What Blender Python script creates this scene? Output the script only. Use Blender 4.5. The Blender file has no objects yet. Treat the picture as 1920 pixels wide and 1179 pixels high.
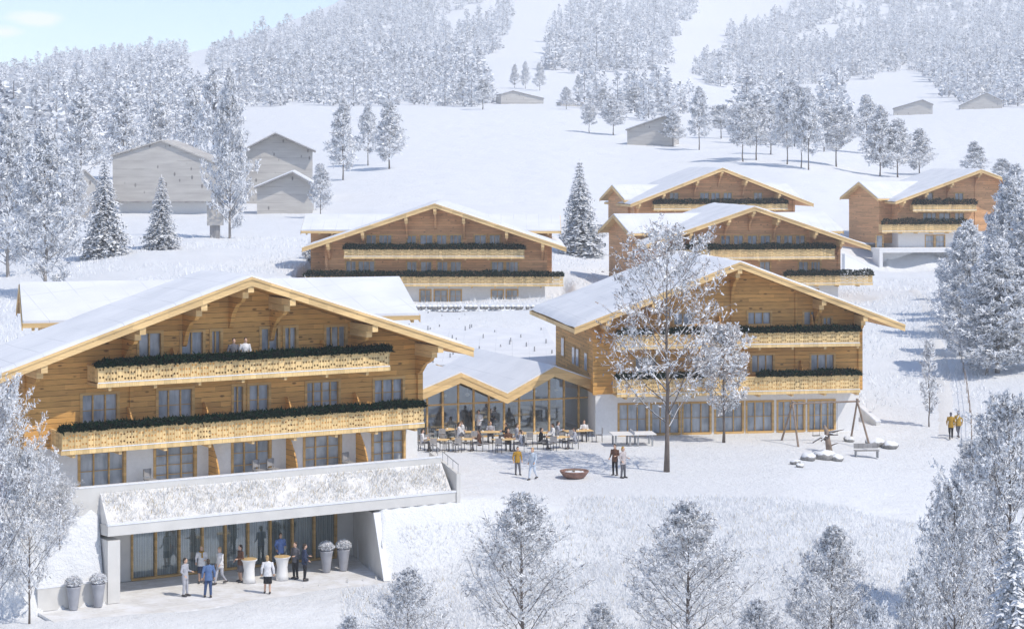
import bpy, math, random
import numpy as np
from mathutils import Vector, Matrix, noise as mnoise

# ------------------------------------------------------------------ camera, sky, sun
FPX, CAMZ, HOR = 3800.0, 17.6, 304.0      # focal length in photo pixels, eye height, horizon row
scene = bpy.context.scene
C = scene.collection
cam_d = bpy.data.cameras.new("camera"); cam = bpy.data.objects.new("camera", cam_d); C.objects.link(cam)
cam.location = (0, 0, CAMZ); cam.rotation_euler = (math.pi/2, 0, 0)
cam_d.sensor_width = 36; cam_d.lens = 36*FPX/1920; cam_d.shift_y = -(589.5-HOR)/1920
cam_d.clip_start = 1; cam_d.clip_end = 9000
scene.camera = cam
SUN_EL, SUN_AZ = math.radians(51), math.radians(54)    # azimuth: to the right of straight behind the camera
sd = Vector((math.sin(SUN_AZ)*math.cos(SUN_EL), -math.cos(SUN_AZ)*math.cos(SUN_EL), math.sin(SUN_EL)))
sun_d = bpy.data.lights.new("sun", "SUN"); sun_d.energy = 2.9; sun_d.angle = math.radians(0.6); sun_d.color = (1.0, 0.92, 0.80)
sun = bpy.data.objects.new("sun", sun_d); C.objects.link(sun)
sun.rotation_euler = sd.to_track_quat('Z', 'Y').to_euler(); sun.location = (60, -60, 120)
world = bpy.data.worlds.new("World"); scene.world = world; world.use_nodes = True
wn = world.node_tree; wn.nodes.clear()
def _n(nt, t, **kw):
    n = nt.nodes.new(t)
    for k, v in kw.items(): setattr(n, k, v)
    return n
_o = _n(wn, 'ShaderNodeOutputWorld'); _b = _n(wn, 'ShaderNodeBackground'); _b.inputs[1].default_value = 0.135
_s = _n(wn, 'ShaderNodeTexSky', sky_type='NISHITA'); _s.sun_disc = False
_s.sun_elevation = SUN_EL; _s.sun_rotation = math.pi - SUN_AZ; _s.altitude = 2200; _s.air_density = 1.0; _s.dust_density = 0.25; _s.ozone_density = 2.6
# two small fair-weather clouds low over the left ridge, as directions of the sky
_g = _n(wn, 'ShaderNodeTexCoord'); _nz = _n(wn, 'ShaderNodeTexNoise'); _nz.inputs['Scale'].default_value = 55; _nz.inputs['Detail'].default_value = 6
_mp = _n(wn, 'ShaderNodeMapping'); _mp.inputs['Scale'].default_value = (1, 1, 2.4)
wn.links.new(_g.outputs['Generated'], _mp.inputs[0]); wn.links.new(_mp.outputs[0], _nz.inputs[0])
_acc = None
for (px, py, rx, rz) in ((66, 36, 0.015, 0.0040), (8, 60, 0.010, 0.0036)):
    d = Vector(((px-960)/FPX, 1, (HOR-py)/FPX)).normalized()
    sub = _n(wn, 'ShaderNodeVectorMath', operation='SUBTRACT'); sub.inputs[1].default_value = d
    dv = _n(wn, 'ShaderNodeVectorMath', operation='DIVIDE'); dv.inputs[1].default_value = (rx, rx, rz)
    ln = _n(wn, 'ShaderNodeVectorMath', operation='LENGTH')
    wn.links.new(_g.outputs['Generated'], sub.inputs[0]); wn.links.new(sub.outputs[0], dv.inputs[0]); wn.links.new(dv.outputs[0], ln.inputs[0])
    mr = _n(wn, 'ShaderNodeMapRange'); mr.inputs[1].default_value = 1.5; mr.inputs[2].default_value = 0.0; mr.inputs[3].default_value = 0; mr.inputs[4].default_value = 1
    wn.links.new(ln.outputs['Value'], mr.inputs[0])
    if _acc is None: _acc = mr.outputs[0]
    else:
        mx = _n(wn, 'ShaderNodeMath', operation='MAXIMUM'); wn.links.new(_acc, mx.inputs[0]); wn.links.new(mr.outputs[0], mx.inputs[1]); _acc = mx.outputs[0]
_m1 = _n(wn, 'ShaderNodeMath', operation='ADD'); wn.links.new(_acc, _m1.inputs[0]); wn.links.new(_nz.outputs[0], _m1.inputs[1])
_r = _n(wn, 'ShaderNodeMapRange'); _r.inputs[1].default_value = 0.80; _r.inputs[2].default_value = 1.25
wn.links.new(_m1.outputs[0], _r.inputs[0])
_mix = _n(wn, 'ShaderNodeMixRGB'); _mix.inputs[2].default_value = (7.0, 7.2, 7.5, 1)
_mm = _n(wn, 'ShaderNodeMath', operation='MULTIPLY'); _mm.inputs[1].default_value = 0.85
wn.links.new(_r.outputs[0], _mm.inputs[0]); wn.links.new(_mm.outputs[0], _mix.inputs[0]); wn.links.new(_s.outputs[0], _mix.inputs[1])
wn.links.new(_mix.outputs[0], _b.inputs[0]); wn.links.new(_b.outputs[0], _o.inputs[0])
scene.view_settings.view_transform = 'Standard'; scene.view_settings.look = 'None'
scene.view_settings.exposure = 0.36; scene.view_settings.gamma = 1.0
scene.cycles.max_bounces = 6; scene.cycles.volume_bounces = 2; scene.cycles.transparent_max_bounces = 6
scene.cycles.diffuse_bounces = 3; scene.cycles.glossy_bounces = 2

# ------------------------------------------------------------------ helpers
def R(s): return np.random.RandomState(s)
def P(px, py, Y): return Vector(((px-960)*Y/FPX, Y, CAMZ-(py-HOR)*Y/FPX))
MATS = {}
class NT:
    def __init__(s, name):
        s.m = bpy.data.materials.new(name); s.m.use_nodes = True; s.t = s.m.node_tree
        s.b = s.t.nodes['Principled BSDF']; s.co = s.n('ShaderNodeTexCoord').outputs['Object']; MATS[name] = s.m
    def n(s, t, **k): return _n(s.t, t, **k)
    def L(s, a, b): s.t.links.new(a, b)
    def map(s, sc, src=None):
        m = s.n('ShaderNodeMapping'); m.inputs['Scale'].default_value = sc; s.L(src or s.co, m.inputs[0]); return m.outputs[0]
    def noise(s, scale, detail=3, vec=None, rough=.5):
        x = s.n('ShaderNodeTexNoise'); x.inputs['Scale'].default_value = scale; x.inputs['Detail'].default_value = detail; x.inputs['Roughness'].default_value = rough
        s.L(vec or s.co, x.inputs[0]); return x.outputs[0]
    def ramp(s, f, stops):
        r = s.n('ShaderNodeValToRGB'); s.L(f, r.inputs[0]); e = r.color_ramp.elements
        while len(e) < len(stops): e.new(.5)
        for i, (p, c) in enumerate(stops):
            e[i].position = p; e[i].color = (*(c if hasattr(c, '__len__') else (c, c, c)), 1)
        return r.outputs[0]
    def mix(s, f, a, b, mode='MIX'):
        m = s.n('ShaderNodeMixRGB', blend_type=mode)
        for i, v in ((0, f), (1, a), (2, b)):
            if hasattr(v, 'is_output'): s.L(v, m.inputs[i])
            else: m.inputs[i].default_value = v if i == 0 else (*v, 1)
        return m.outputs[0]
    def math(s, op, a, b=0.0):
        m = s.n('ShaderNodeMath', operation=op)
        for i, v in ((0, a), (1, b)):
            if hasattr(v, 'is_output'): s.L(v, m.inputs[i])
            else: m.inputs[i].default_value = v
        return m.outputs[0]
    def col(s, c, rough=.7, spec=.3):
        if hasattr(c, 'is_output'): s.L(c, s.b.inputs['Base Color'])
        else: s.b.inputs['Base Color'].default_value = (*c, 1)
        s.b.inputs['Roughness'].default_value = rough; s.b.inputs['Specular IOR Level'].default_value = spec
    def bump(s, h, strength=.3, dist=.05):
        b = s.n('ShaderNodeBump'); b.inputs['Strength'].default_value = strength; b.inputs['Distance'].default_value = dist
        s.L(h, b.inputs['Height']); s.L(b.outputs[0], s.b.inputs['Normal'])
def flat(name, c, rough=.7, var=.12, scale=3, spec=.3):
    t = NT(name); f = t.noise(scale, 4)
    t.col(t.ramp(f, [(.3, tuple(x*(1-var) for x in c)), (.7, tuple(min(1, x*(1+var)) for x in c))]), rough, spec)
    return t.m
def snow_mat(name, c=(.84, .86, .90), bs=.5, big=.25, fine=2.5):
    t = NT(name); a = t.noise(.35, 4); b = t.noise(fine, 6, rough=.7); e = t.noise(9, 3, rough=.7)
    cc = t.ramp(a, [(.3, tuple(x*.965 for x in c)), (.7, c)])
    dk = t.ramp(e, [(.60, (1, 1, 1)), (.78, (.86, .87, .89))])
    t.col(t.mix(1.0, cc, dk, 'MULTIPLY'), .75, .2)
    h = t.math('ADD', t.math('MULTIPLY', a, big*4), t.math('ADD', b, t.math('MULTIPLY', e, .35)))
    t.bump(h, bs, .16); return t.m
def wood(name, c, pitch=.25, vert=False, line=.14, knots=.19, dark=.22, knotc=None):
    """boards with broken dark joints, streaky grain and scattered knots"""
    t = NT(name); sp = t.n('ShaderNodeSeparateXYZ'); t.L(t.co, sp.inputs[0])
    xy = t.math('ADD', sp.outputs[0], t.math('MULTIPLY', sp.outputs[1], .93))
    u, v = (sp.outputs[2], xy) if vert else (xy, sp.outputs[2])
    q = t.math('DIVIDE', v, pitch); fl = t.math('FLOOR', q); fr = t.math('FRACT', q)
    cb = t.n('ShaderNodeCombineXYZ'); t.L(u, cb.inputs[0]); t.L(v, cb.inputs[2])
    wnz = t.n('ShaderNodeTexWhiteNoise'); wnz.noise_dimensions = '2D'; c2 = t.n('ShaderNodeCombineXYZ')
    seg = t.math('FLOOR', t.math('ADD', t.math('DIVIDE', u, 2.7), t.math('MULTIPLY', fl, .37)))
    t.L(fl, c2.inputs[0]); t.L(seg, c2.inputs[1]); t.L(c2.outputs[0], wnz.inputs[0])
    base = t.ramp(wnz.outputs[0], [(0, tuple(x*.82 for x in c)), (1, tuple(min(1, x*1.14) for x in c))])
    gr = t.noise(1, 4, t.map((1.6, 1, 22), cb.outputs[0]))
    base = t.mix(.55, base, t.ramp(gr, [(.3, .62), (.65, 1.0)]), 'MULTIPLY')
    jn = t.noise(.9, 2, t.map((1.3, 1, 3.3), cb.outputs[0]))
    jw = t.math('MULTIPLY', t.ramp(jn, [(.40, 0.25), (.62, 1.0)]), line)
    j = t.math('LESS_THAN', fr, jw)
    base = t.mix(t.math('MULTIPLY', j, .8), base, tuple(x*dark for x in c))
    vo = t.n('ShaderNodeTexVoronoi'); vo.inputs['Scale'].default_value = 1.0; vo.inputs['Randomness'].default_value = 1
    t.L(t.map((1.25, 1, 2.9) if not vert else (1.25, 1, 5), cb.outputs[0]), vo.inputs[0])
    k = t.ramp(vo.outputs['Distance'], [(knots*.55, 1), (knots, 0)])
    base = t.mix(t.math('MULTIPLY', k, .85), base, knotc or tuple(x*.22 for x in c))
    t.col(base, .65, .25)
    t.bump(t.math('ADD', t.math('SUBTRACT', 1, j), t.math('MULTIPLY', gr, .3)), .5, .02)
    return t.m
SNOW = snow_mat('snow', bs=.55)
TERR = snow_mat('snow_ground', (.83, .85, .88), bs=1.0, fine=1.9)
def roofsnow():
    """thin wind-packed snow through which the laps of the roof covering still read"""
    t = NT('roof_snow'); sp = t.n('ShaderNodeSeparateXYZ'); t.L(t.co, sp.inputs[0]); a = t.noise(.5, 4); n2 = t.noise(3, 5, rough=.7)
    c = t.ramp(a, [(.3, (.72, .74, .78)), (.7, (.82, .835, .87))])
    jx = t.math('LESS_THAN', t.math('FRACT', t.math('DIVIDE', sp.outputs[0], 1.25)), .035); jy = t.math('LESS_THAN', t.math('FRACT', t.math('DIVIDE', sp.outputs[1], 1.9)), .025)
    f = t.math('MULTIPLY', t.math('MAXIMUM', jx, jy), t.ramp(t.noise(.35, 2), [(.40, 0), (.6, .55)]))
    t.col(t.mix(f, c, (.50, .52, .57)), .7, .25); t.bump(t.math('ADD', a, t.math('MULTIPLY', n2, .3)), .25, .08); return t.m
RSNOW = roofsnow()
WOODA = wood('honey_log_wall', (.72, .40, .125))
WOODB = wood('brown_log_wall', (.70, .39, .19), line=.13, dark=.40, knots=.15)
WLIGHT = wood('pale_spruce_board', (.86, .62, .30), pitch=.31, vert=True, line=.05, knots=.10, dark=.45, knotc=(.40, .22, .08))
WTRIM = wood('pale_spruce_beam', (.80, .56, .27), pitch=.40, line=.02, knots=.06, dark=.5)
WFRAME = wood('oak_window_frame', (.66, .42, .17), pitch=.15, line=.0, knots=.03)
WEATH = None
def shingles():
    t = NT('weathered_shingles'); f = t.noise(.25, 4, t.map((1, 1, 6)))
    base = t.ramp(f, [(.3, (.43, .41, .39)), (.7, (.55, .53, .50))])
    sp = t.n('ShaderNodeSeparateXYZ'); t.L(t.co, sp.inputs[0])
    q = t.math('FRACT', t.math('DIVIDE', sp.outputs[2], 1.15)); j = t.math('LESS_THAN', q, .05)
    br = t.ramp(t.noise(.35, 3, t.map((1, 1, .1))), [(.42, 0), (.55, 1)])
    base = t.mix(t.math('MULTIPLY', t.math('MULTIPLY', j, br), .7), base, (.25, .23, .22))
    vo = t.n('ShaderNodeTexVoronoi'); vo.inputs['Scale'].default_value = 1; t.L(t.map((.95, .95, .45)), vo.inputs[0])
    k = t.ramp(vo.outputs['Distance'], [(.10, 1), (.17, 0)])
    sel = t.ramp(t.noise(.16, 2), [(.25, 0), (.36, 1)])
    base = t.mix(t.math('MULTIPLY', t.math('MULTIPLY', k, sel), .8), base, (.13, .12, .12))
    t.col(base, .8); return t.m
WEATH = shingles()
GREYW = wood('grey_barn_board', (.34, .33, .33), pitch=.3, vert=True, line=.09, knots=.05, dark=.4)
PLASTER = flat('white_plaster', (.76, .765, .775), .8, .04, 6)
CONC = flat('pale_concrete', (.66, .65, .63), .8, .06, 1.3)
def paving():
    t = NT('stone_paving'); b = t.n('ShaderNodeTexBrick'); b.inputs['Scale'].default_value = 1.0
    b.inputs['Color1'].default_value = (.74, .73, .71, 1); b.inputs['Color2'].default_value = (.68, .67, .66, 1); b.inputs['Mortar'].default_value = (.50, .49, .49, 1)
    b.inputs['Mortar Size'].default_value = .012; b.inputs['Brick Width'].default_value = 1.5; b.inputs['Row Height'].default_value = .42
    t.L(t.co, b.inputs[0]); n = t.noise(.8, 5, rough=.7)
    c = t.mix(t.ramp(n, [(.42, 0), (.62, .9)]), b.outputs[0], (.84, .85, .88)); t.col(c, .8)
    t.bump(n, .4, .04); return t.m
PAVE = paving()
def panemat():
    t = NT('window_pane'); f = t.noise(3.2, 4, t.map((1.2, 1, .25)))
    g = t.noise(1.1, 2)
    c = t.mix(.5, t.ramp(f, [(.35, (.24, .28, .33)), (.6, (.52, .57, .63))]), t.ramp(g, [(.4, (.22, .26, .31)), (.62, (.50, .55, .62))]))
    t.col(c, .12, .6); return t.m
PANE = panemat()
def glassmat(name, alpha=.30, tint=(.9, .95, .95)):
    t = NT(name); t.t.nodes.remove(t.b); o = t.t.nodes['Material Output']
    tr = t.n('ShaderNodeBsdfTransparent'); tr.inputs[0].default_value = (*tint, 1)
    gl = t.n('ShaderNodeBsdfGlossy'); gl.inputs['Roughness'].default_value = .04; gl.inputs[0].default_value = (.8, .9, 1, 1)
    mx = t.n('ShaderNodeMixShader'); mx.inputs[0].default_value = alpha
    t.L(tr.outputs[0], mx.inputs[1]); t.L(gl.outputs[0], mx.inputs[2]); t.L(mx.outputs[0], o.inputs[0]); return t.m
GLASS = glassmat('clear_glass', .22)
def curtainm():
    t = NT('grey_curtain'); w = t.n('ShaderNodeTexWave'); w.inputs['Scale'].default_value = 2.6; w.inputs['Distortion'].default_value = 2.5
    t.L(t.map((1, 1, .06)), w.inputs[0]); t.col(t.ramp(w.outputs[1], [(.2, (.20, .225, .225)), (.8, (.36, .385, .38))]), .85); return t.m
CURT = curtainm()
HEDGE = flat('fir_green', (.005, .022, .010), .9, .5, 7, .05)
DARK = flat('dark_metal', (.05, .05, .055), .4)
STEEL = flat('grey_metal', (.34, .35, .37), .45)
GREYP = flat('grey_fibre_pot', (.36, .37, .41), .7, .12)
WHITEC = flat('white_cloth', (.80, .80, .80), .85, .05)
DWOOD = flat('weathered_timber', (.27, .205, .16), .8, .3)
STONE = flat('grey_stone', (.38, .36, .34), .85, .35, 4)
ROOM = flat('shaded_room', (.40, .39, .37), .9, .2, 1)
RUST = flat('rusty_steel', (.25, .14, .11), .7, .3, 4)
SKIN = flat('skin', (.62, .40, .29), .6, .05)
HAIRM = flat('dark_hair', (.05, .035, .025), .6, .2); HAIRB = flat('blond_hair', (.45, .30, .14), .6, .2)
def barkm(name, c):
    """bark with snow settled on the upward sides"""
    t = NT(name); g = t.n('ShaderNodeNewGeometry'); sp = t.n('ShaderNodeSeparateXYZ'); t.L(g.outputs['Normal'], sp.inputs[0])
    n = t.noise(3, 4); f = t.ramp(t.math('ADD', sp.outputs[2], t.math('MULTIPLY', t.math('SUBTRACT', n, .5), 1.2)), [(.25, 0), (.5, 1)])
    bk = t.ramp(t.noise(6, 4, t.map((1, 1, .3))), [(.3, tuple(x*.6 for x in c)), (.7, c)])
    t.col(t.mix(f, bk, (.82, .84, .87)), .85); return t.m
BARK = barkm('bark', (.20, .165, .145)); BARKL = barkm('pale_bark', (.42, .38, .35))
def frostm(name, a, b, sc=.6):
    t = NT(name); t.col(t.ramp(t.noise(sc, 3), [(.35, a), (.65, b)]), .8, .15); return t.m
FROST = frostm('frost', (.80, .82, .85), (.90, .91, .93))
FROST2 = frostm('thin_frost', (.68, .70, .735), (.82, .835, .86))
TWIG = frostm('twig', (.20, .19, .20), (.36, .34, .34))
TAWNY = frostm('tawny_leaf', (.44, .36, .32), (.62, .55, .50))
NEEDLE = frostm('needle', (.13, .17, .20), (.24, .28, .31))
STRAW = frostm('straw', (.62, .50, .30), (.74, .66, .50))

def mesh_np(name, V, F, mats, mi=None, smooth=False):
    me = bpy.data.meshes.new(name); V = np.asarray(V, 'f4'); F = np.asarray(F, 'i4'); k = F.shape[1]
    me.vertices.add(len(V)); me.vertices.foreach_set('co', V.ravel())
    me.loops.add(F.size); me.loops.foreach_set('vertex_index', F.ravel())
    me.polygons.add(len(F)); me.polygons.foreach_set('loop_start', np.arange(0, F.size, k, dtype='i4'))
    if mi is not None: me.polygons.foreach_set('material_index', np.asarray(mi, 'i4'))
    for m in mats: me.materials.append(m)
    me.update(calc_edges=True)
    me.polygons.foreach_set('use_smooth', np.full(len(F), smooth)); return me
class MB:
    def __init__(s): s.v = []; s.f = []; s.m = []
    def add(s, vs, fs, m=0):
        o = len(s.v); s.v += [tuple(v) for v in vs]; s.f += [tuple(i+o for i in f) for f in fs]; s.m += [m]*len(fs); return s
    def box(s, x0, x1, y0, y1, z0, z1, m=0):
        x0, x1 = sorted((x0, x1)); y0, y1 = sorted((y0, y1)); z0, z1 = sorted((z0, z1))
        return s.add([(x0,y0,z0),(x1,y0,z0),(x1,y1,z0),(x0,y1,z0),(x0,y0,z1),(x1,y0,z1),(x1,y1,z1),(x0,y1,z1)],
              [(0,3,2,1),(4,5,6,7),(0,1,5,4),(1,2,6,5),(2,3,7,6),(3,0,4,7)], m)
    def prism(s, poly, y0, y1, m=0, ax='y'):
        """polygon in the xz plane, counter-clockwise seen from -y, extruded along y (ax x: polygon in yz)"""
        n = len(poly); f = (lambda a, b, c: (a, c, b)) if ax == 'y' else (lambda a, b, c: (c, a, b)) if ax == 'x' else (lambda a, b, c: (a, b, c))
        vs = [f(a, b, y0) for a, b in poly] + [f(a, b, y1) for a, b in poly]
        return s.add(vs, [tuple(range(n)), tuple(range(2*n-1, n-1, -1))] + [(i, i+n, (i+1) % n+n, (i+1) % n) for i in range(n)], m)
    def tube(s, pts, rad, k=6, m=0, caps=True):
        pts = [Vector(p) for p in pts]; n = len(pts)
        if not hasattr(rad, '__len__'): rad = [rad]*n
        vs = []; 
        for i, p in enumerate(pts):
            d = (pts[min(i+1, n-1)]-pts[max(i-1, 0)]).normalized()
            a = d.cross(Vector((0, 0, 1)) if abs(d.z) < .9 else Vector((1, 0, 0))).normalized(); b = d.cross(a)
            for j in range(k):
                t = 2*math.pi*j/k; vs.append(p+(a*math.cos(t)+b*math.sin(t))*rad[i])
        fs = [(i*k+j, i*k+(j+1) % k, (i+1)*k+(j+1) % k, (i+1)*k+j) for i in range(n-1) for j in range(k)]
        if caps: fs += [tuple(range(k-1, -1, -1)), tuple(range((n-1)*k, n*k))]
        return s.add(vs, fs, m)
    def lathe(s, prof, k=14, c=(0, 0), m=0, jit=0, rs=None):
        vs = []; n = len(prof)
        for r, z in prof:
            for j in range(k):
                t = 2*math.pi*j/k; rr = r*(1+(rs.uniform(-jit, jit) if rs else 0)); vs.append((c[0]+rr*math.cos(t), c[1]+rr*math.sin(t), z))
        fs = [(i*k+j, i*k+(j+1) % k, (i+1)*k+(j+1) % k, (i+1)*k+j) for i in range(n-1) for j in range(k)] + [tuple(range(k-1, -1, -1)), tuple(range((n-1)*k, n*k))]
        return s.add(vs, fs, m)
    def ell(s, c, r, k=10, n=7, m=0):
        vs = []; 
        for i in range(n+1):
            a = math.pi*(i+.02)/(n+.04)
            for j in range(k):
                t = 2*math.pi*j/k; vs.append((c[0]+r[0]*math.sin(a)*math.cos(t), c[1]+r[1]*math.sin(a)*math.sin(t), c[2]-r[2]*math.cos(a)))
        return s.add(vs, [(i*k+j, i*k+(j+1) % k, (i+1)*k+(j+1) % k, (i+1)*k+j) for i in range(n) for j in range(k)]+[tuple(range(k-1, -1, -1)), tuple(range(n*k, n*k+k))], m)
    def xf(s, M):
        s.v = [tuple(M @ Vector(v)) for v in s.v]; return s
    def mesh(s, name, mats, smooth=False):
        me = bpy.data.meshes.new(name); me.from_pydata(s.v, [], s.f)
        for m in (mats if isinstance(mats, (list, tuple)) else [mats]): me.materials.append(m)
        me.polygons.foreach_set('material_index', s.m); me.polygons.foreach_set('use_smooth', [smooth]*len(s.f)); me.update(); return me
    def obj(s, name, mats, parent=None, smooth=False):
        return link(name, s.mesh(name, mats, smooth), parent)
def link(name, data, parent=None, loc=(0, 0, 0)):
    o = bpy.data.objects.new(name, data); C.objects.link(o); o.parent = parent; o.location = loc; return o
def tag(o, label=None, cat=None, group=None, kind=None):
    for k, v in (('label', label), ('category', cat), ('group', group), ('kind', kind)):
        if v: o[k] = v
    return o
def root(name, loc, rz, label, cat, group=None):
    o = link(name, None, None, loc); o.rotation_euler = (0, 0, rz); return tag(o, label, cat, group)
def dup(src, loc, rz=0, sc=None, label=None, group=None, cat=None):
    c = src.copy(); C.objects.link(c); c.location = loc; c.rotation_euler = (0, 0, rz)
    if sc is not None: c.scale = sc
    tag(c, label, cat, group)
    for ch in src.children:
        d = ch.copy(); C.objects.link(d); d.parent = c
        for g in ch.children:
            e = g.copy(); C.objects.link(e); e.parent = d
    return c

# ------------------------------------------------------------------ facade frames (x along the front, y into the building)
class Frame:
    def __init__(s, px, py, Y, deg, over, zb):
        """(px,py,Y): tip of the gable verge, which stands `over` metres in front of the wall"""
        s.t = math.radians(deg); s.ex = Vector((math.cos(s.t), math.sin(s.t))); s.en = Vector((math.sin(s.t), -math.cos(s.t)))
        p = P(px, py, Y); s.O = Vector((p.x, p.y)) - s.en*over; s.ridge = p.z - zb; s.over = over; s.zb = zb
    def at(s, n, px, py):
        B = s.O+s.en*n; u = (px-960)/FPX; q = (u*B.y-B.x)/(s.ex.x-u*s.ex.y); Y = B.y+q*s.ex.y
        return q, CAMZ-(py-HOR)*Y/FPX-s.zb
    def gnd(s, px, py, z):
        Y = (CAMZ-z)*FPX/(py-HOR); p = Vector(((px-960)*Y/FPX, Y))-s.O; return p.dot(s.ex), p.dot(s.en)
    def w(s, x, n, z=0): p = s.O+s.ex*x+s.en*n; return Vector((p.x, p.y, z))
FA = Frame(472, 520, 95, 31.35, 2.5, 2.4)
FD = Frame(1388, 492, 129.6, 9.4, 2.0, 0.0)
FC = Frame(815, 382, 193, 0, 2.2, 3.9)
FE = Frame(1415, 388, 208, 8, 2.2, 3.0)
FF = Frame(1355, 315, 260, 8, 2.2, 7.3)
FG = Frame(1840, 318, 275, 9, 2.2, 6.0)

# ------------------------------------------------------------------ terrain
COLS = [-400, 0, 300, 600, 800, 1000, 1200, 1450, 1700, 1920, 2300]
ZR = {  # near rings: ground height
 30: [-12]*11,
 60: [-6, -6, -6, -6, -6.4, -6.6, -6.8, -7, -7.5, -8, -8],
 80: [-3.4, -3.2, -2.9, -3.0, -3.6, -4.0, -4.2, -4.6, -5.6, -6, -6],
 88: [-2.2, -2.3, -2.3, -2.5, -2.9, -3.0, -3.1, -3.4, -4.3, -5, -5],
 95: [-.5, -.4, -1.2, -1.4, -1.2, -1.7, -1.8, -2.0, -3.0, -4, -4],
 101: [1.2, 1.2, 1.0, .9, .7, -.7, -.8, -1.0, -2.1, -3.2, -3.2],
 108: [2.3, 2.3, 2.2, 1.6, .75, -.02, -.03, -.1, -1.3, -2.5, -2.4],
 118: [3, 3, 2.6, 2.0, .2, 0, 0, 0, -.9, -1.6, -1.2],
 128: [3.6, 3.6, 3.0, 2.2, 0.0, 0, 0, 0, -.5, -.6, 0],
 137: [4.0, 4.0, 3.4, 2.4, 1.0, .5, .1, .2, .1, .4, 1.2],
 150: [4.6, 4.6, 4.2, 3.2, 2.6, 1.8, 1.4, 1.4, 1.2, 1.6, 3]}
PYR = {  # farther rings: photo row the ground stands at
 170: [600, 590, 560, 560, 592, 590, 600, 610, 625, 620, 600],
 192: [545, 540, 515, 525, 568, 560, 570, 595, 585, 570, 550],
 215: [505, 500, 470, 480, 520, 515, 540, 565, 552, 535, 510],
 250: [450, 445, 432, 430, 440, 450, 470, 495, 512, 500, 480],
 268: [430, 426, 418, 414, 405, 414, 432, 445, 513, 482, 460],
 290: [405, 402, 402, 398, 392, 400, 420, 425, 450, 440, 430],
 330: [375, 370, 372, 362, 355, 360, 372, 368, 390, 390, 385],
 400: [335, 330, 335, 320, 308, 310, 318, 312, 338, 335, 335],
 500: [295, 290, 292, 270, 260, 262, 270, 272, 285, 285, 285],
 650: [262, 255, 248, 222, 214, 214, 226, 238, 232, 225, 222],
 850: [232, 225, 210, 193, 190, 188, 190, 208, 202, 195, 190],
 1150: [200, 192, 172, 158, 150, 142, 145, 170, 165, 160, 150],
 1500: [172, 162, 140, 115, 100, 90, 95, 118, 110, 105, 100],
 1900: [150, 140, 118, 60, 30, 15, 25, 50, 45, 40, 35],
 2400: [150, 132, 112, 22, -60, -90, -80, -60, -60, -60, -60],
 3000: [165, 150, 140, 40, -120, -180, -170, -150, -150, -150, -150],
 4500: [230, 220, 220, 150, 60, 20, 20, 20, 20, 20, 20]}
UC = np.array([(c-960)/FPX for c in COLS])
rings = sorted(list(ZR)+list(PYR)); RY = np.array(rings, float)
Z = np.array([ZR[y] if y in ZR else [CAMZ-(p-HOR)*y/FPX for p in PYR[y]] for y in rings], float)
def pchip(x, y, xi):
    """monotone cubic, y: (n, m)"""
    h = np.diff(x)[:, None]; d = np.diff(y, axis=0)/h; m = np.zeros_like(y)
    w1 = 2*h[1:]+h[:-1]; w2 = h[1:]+2*h[:-1]; ok = (d[:-1]*d[1:]) > 0
    with np.errstate(divide='ignore', invalid='ignore'): hm = (w1+w2)/(w1/d[:-1]+w2/d[1:])
    m[1:-1] = np.where(ok, hm, 0); m[0] = d[0]; m[-1] = d[-1]
    i = np.clip(np.searchsorted(x, xi)-1, 0, len(x)-2); t = ((xi-x[i])/(x[i+1]-x[i]))[:, None]; t = np.clip(t, 0, 1); hh = h[i]
    return (2*t**3-3*t**2+1)*y[i]+(t**3-2*t**2+t)*hh*m[i]+(-2*t**3+3*t**2)*y[i+1]+(t**3-t**2)*hh*m[i+1]
GL = np.linspace(math.log(30), math.log(4500), 900); GU = np.linspace(UC[0], UC[-1], 240)
_gz = pchip(RY, Z, np.exp(GL)); _gz = pchip(UC, _gz.T.copy(), GU).T
def vnoise(x, y, seed=0):
    xi = np.floor(x).astype(int); yi = np.floor(y).astype(int); fx = x-xi; fy = y-yi; fx = fx*fx*(3-2*fx); fy = fy*fy*(3-2*fy)
    def hsh(a, b):
        n = (a*374761393+b*668265263+seed*974711) & 0x7fffffff; n = ((n ^ (n >> 13))*1274126177) & 0x7fffffff; return (n & 0xffff)/65535.0
    return (hsh(xi, yi)*(1-fx)+hsh(xi+1, yi)*fx)*(1-fy)+(hsh(xi, yi+1)*(1-fx)+hsh(xi+1, yi+1)*fx)*fy
def sstep(a, b, x): t = np.clip((x-a)/(b-a), 0, 1); return t*t*(3-2*t)
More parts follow.
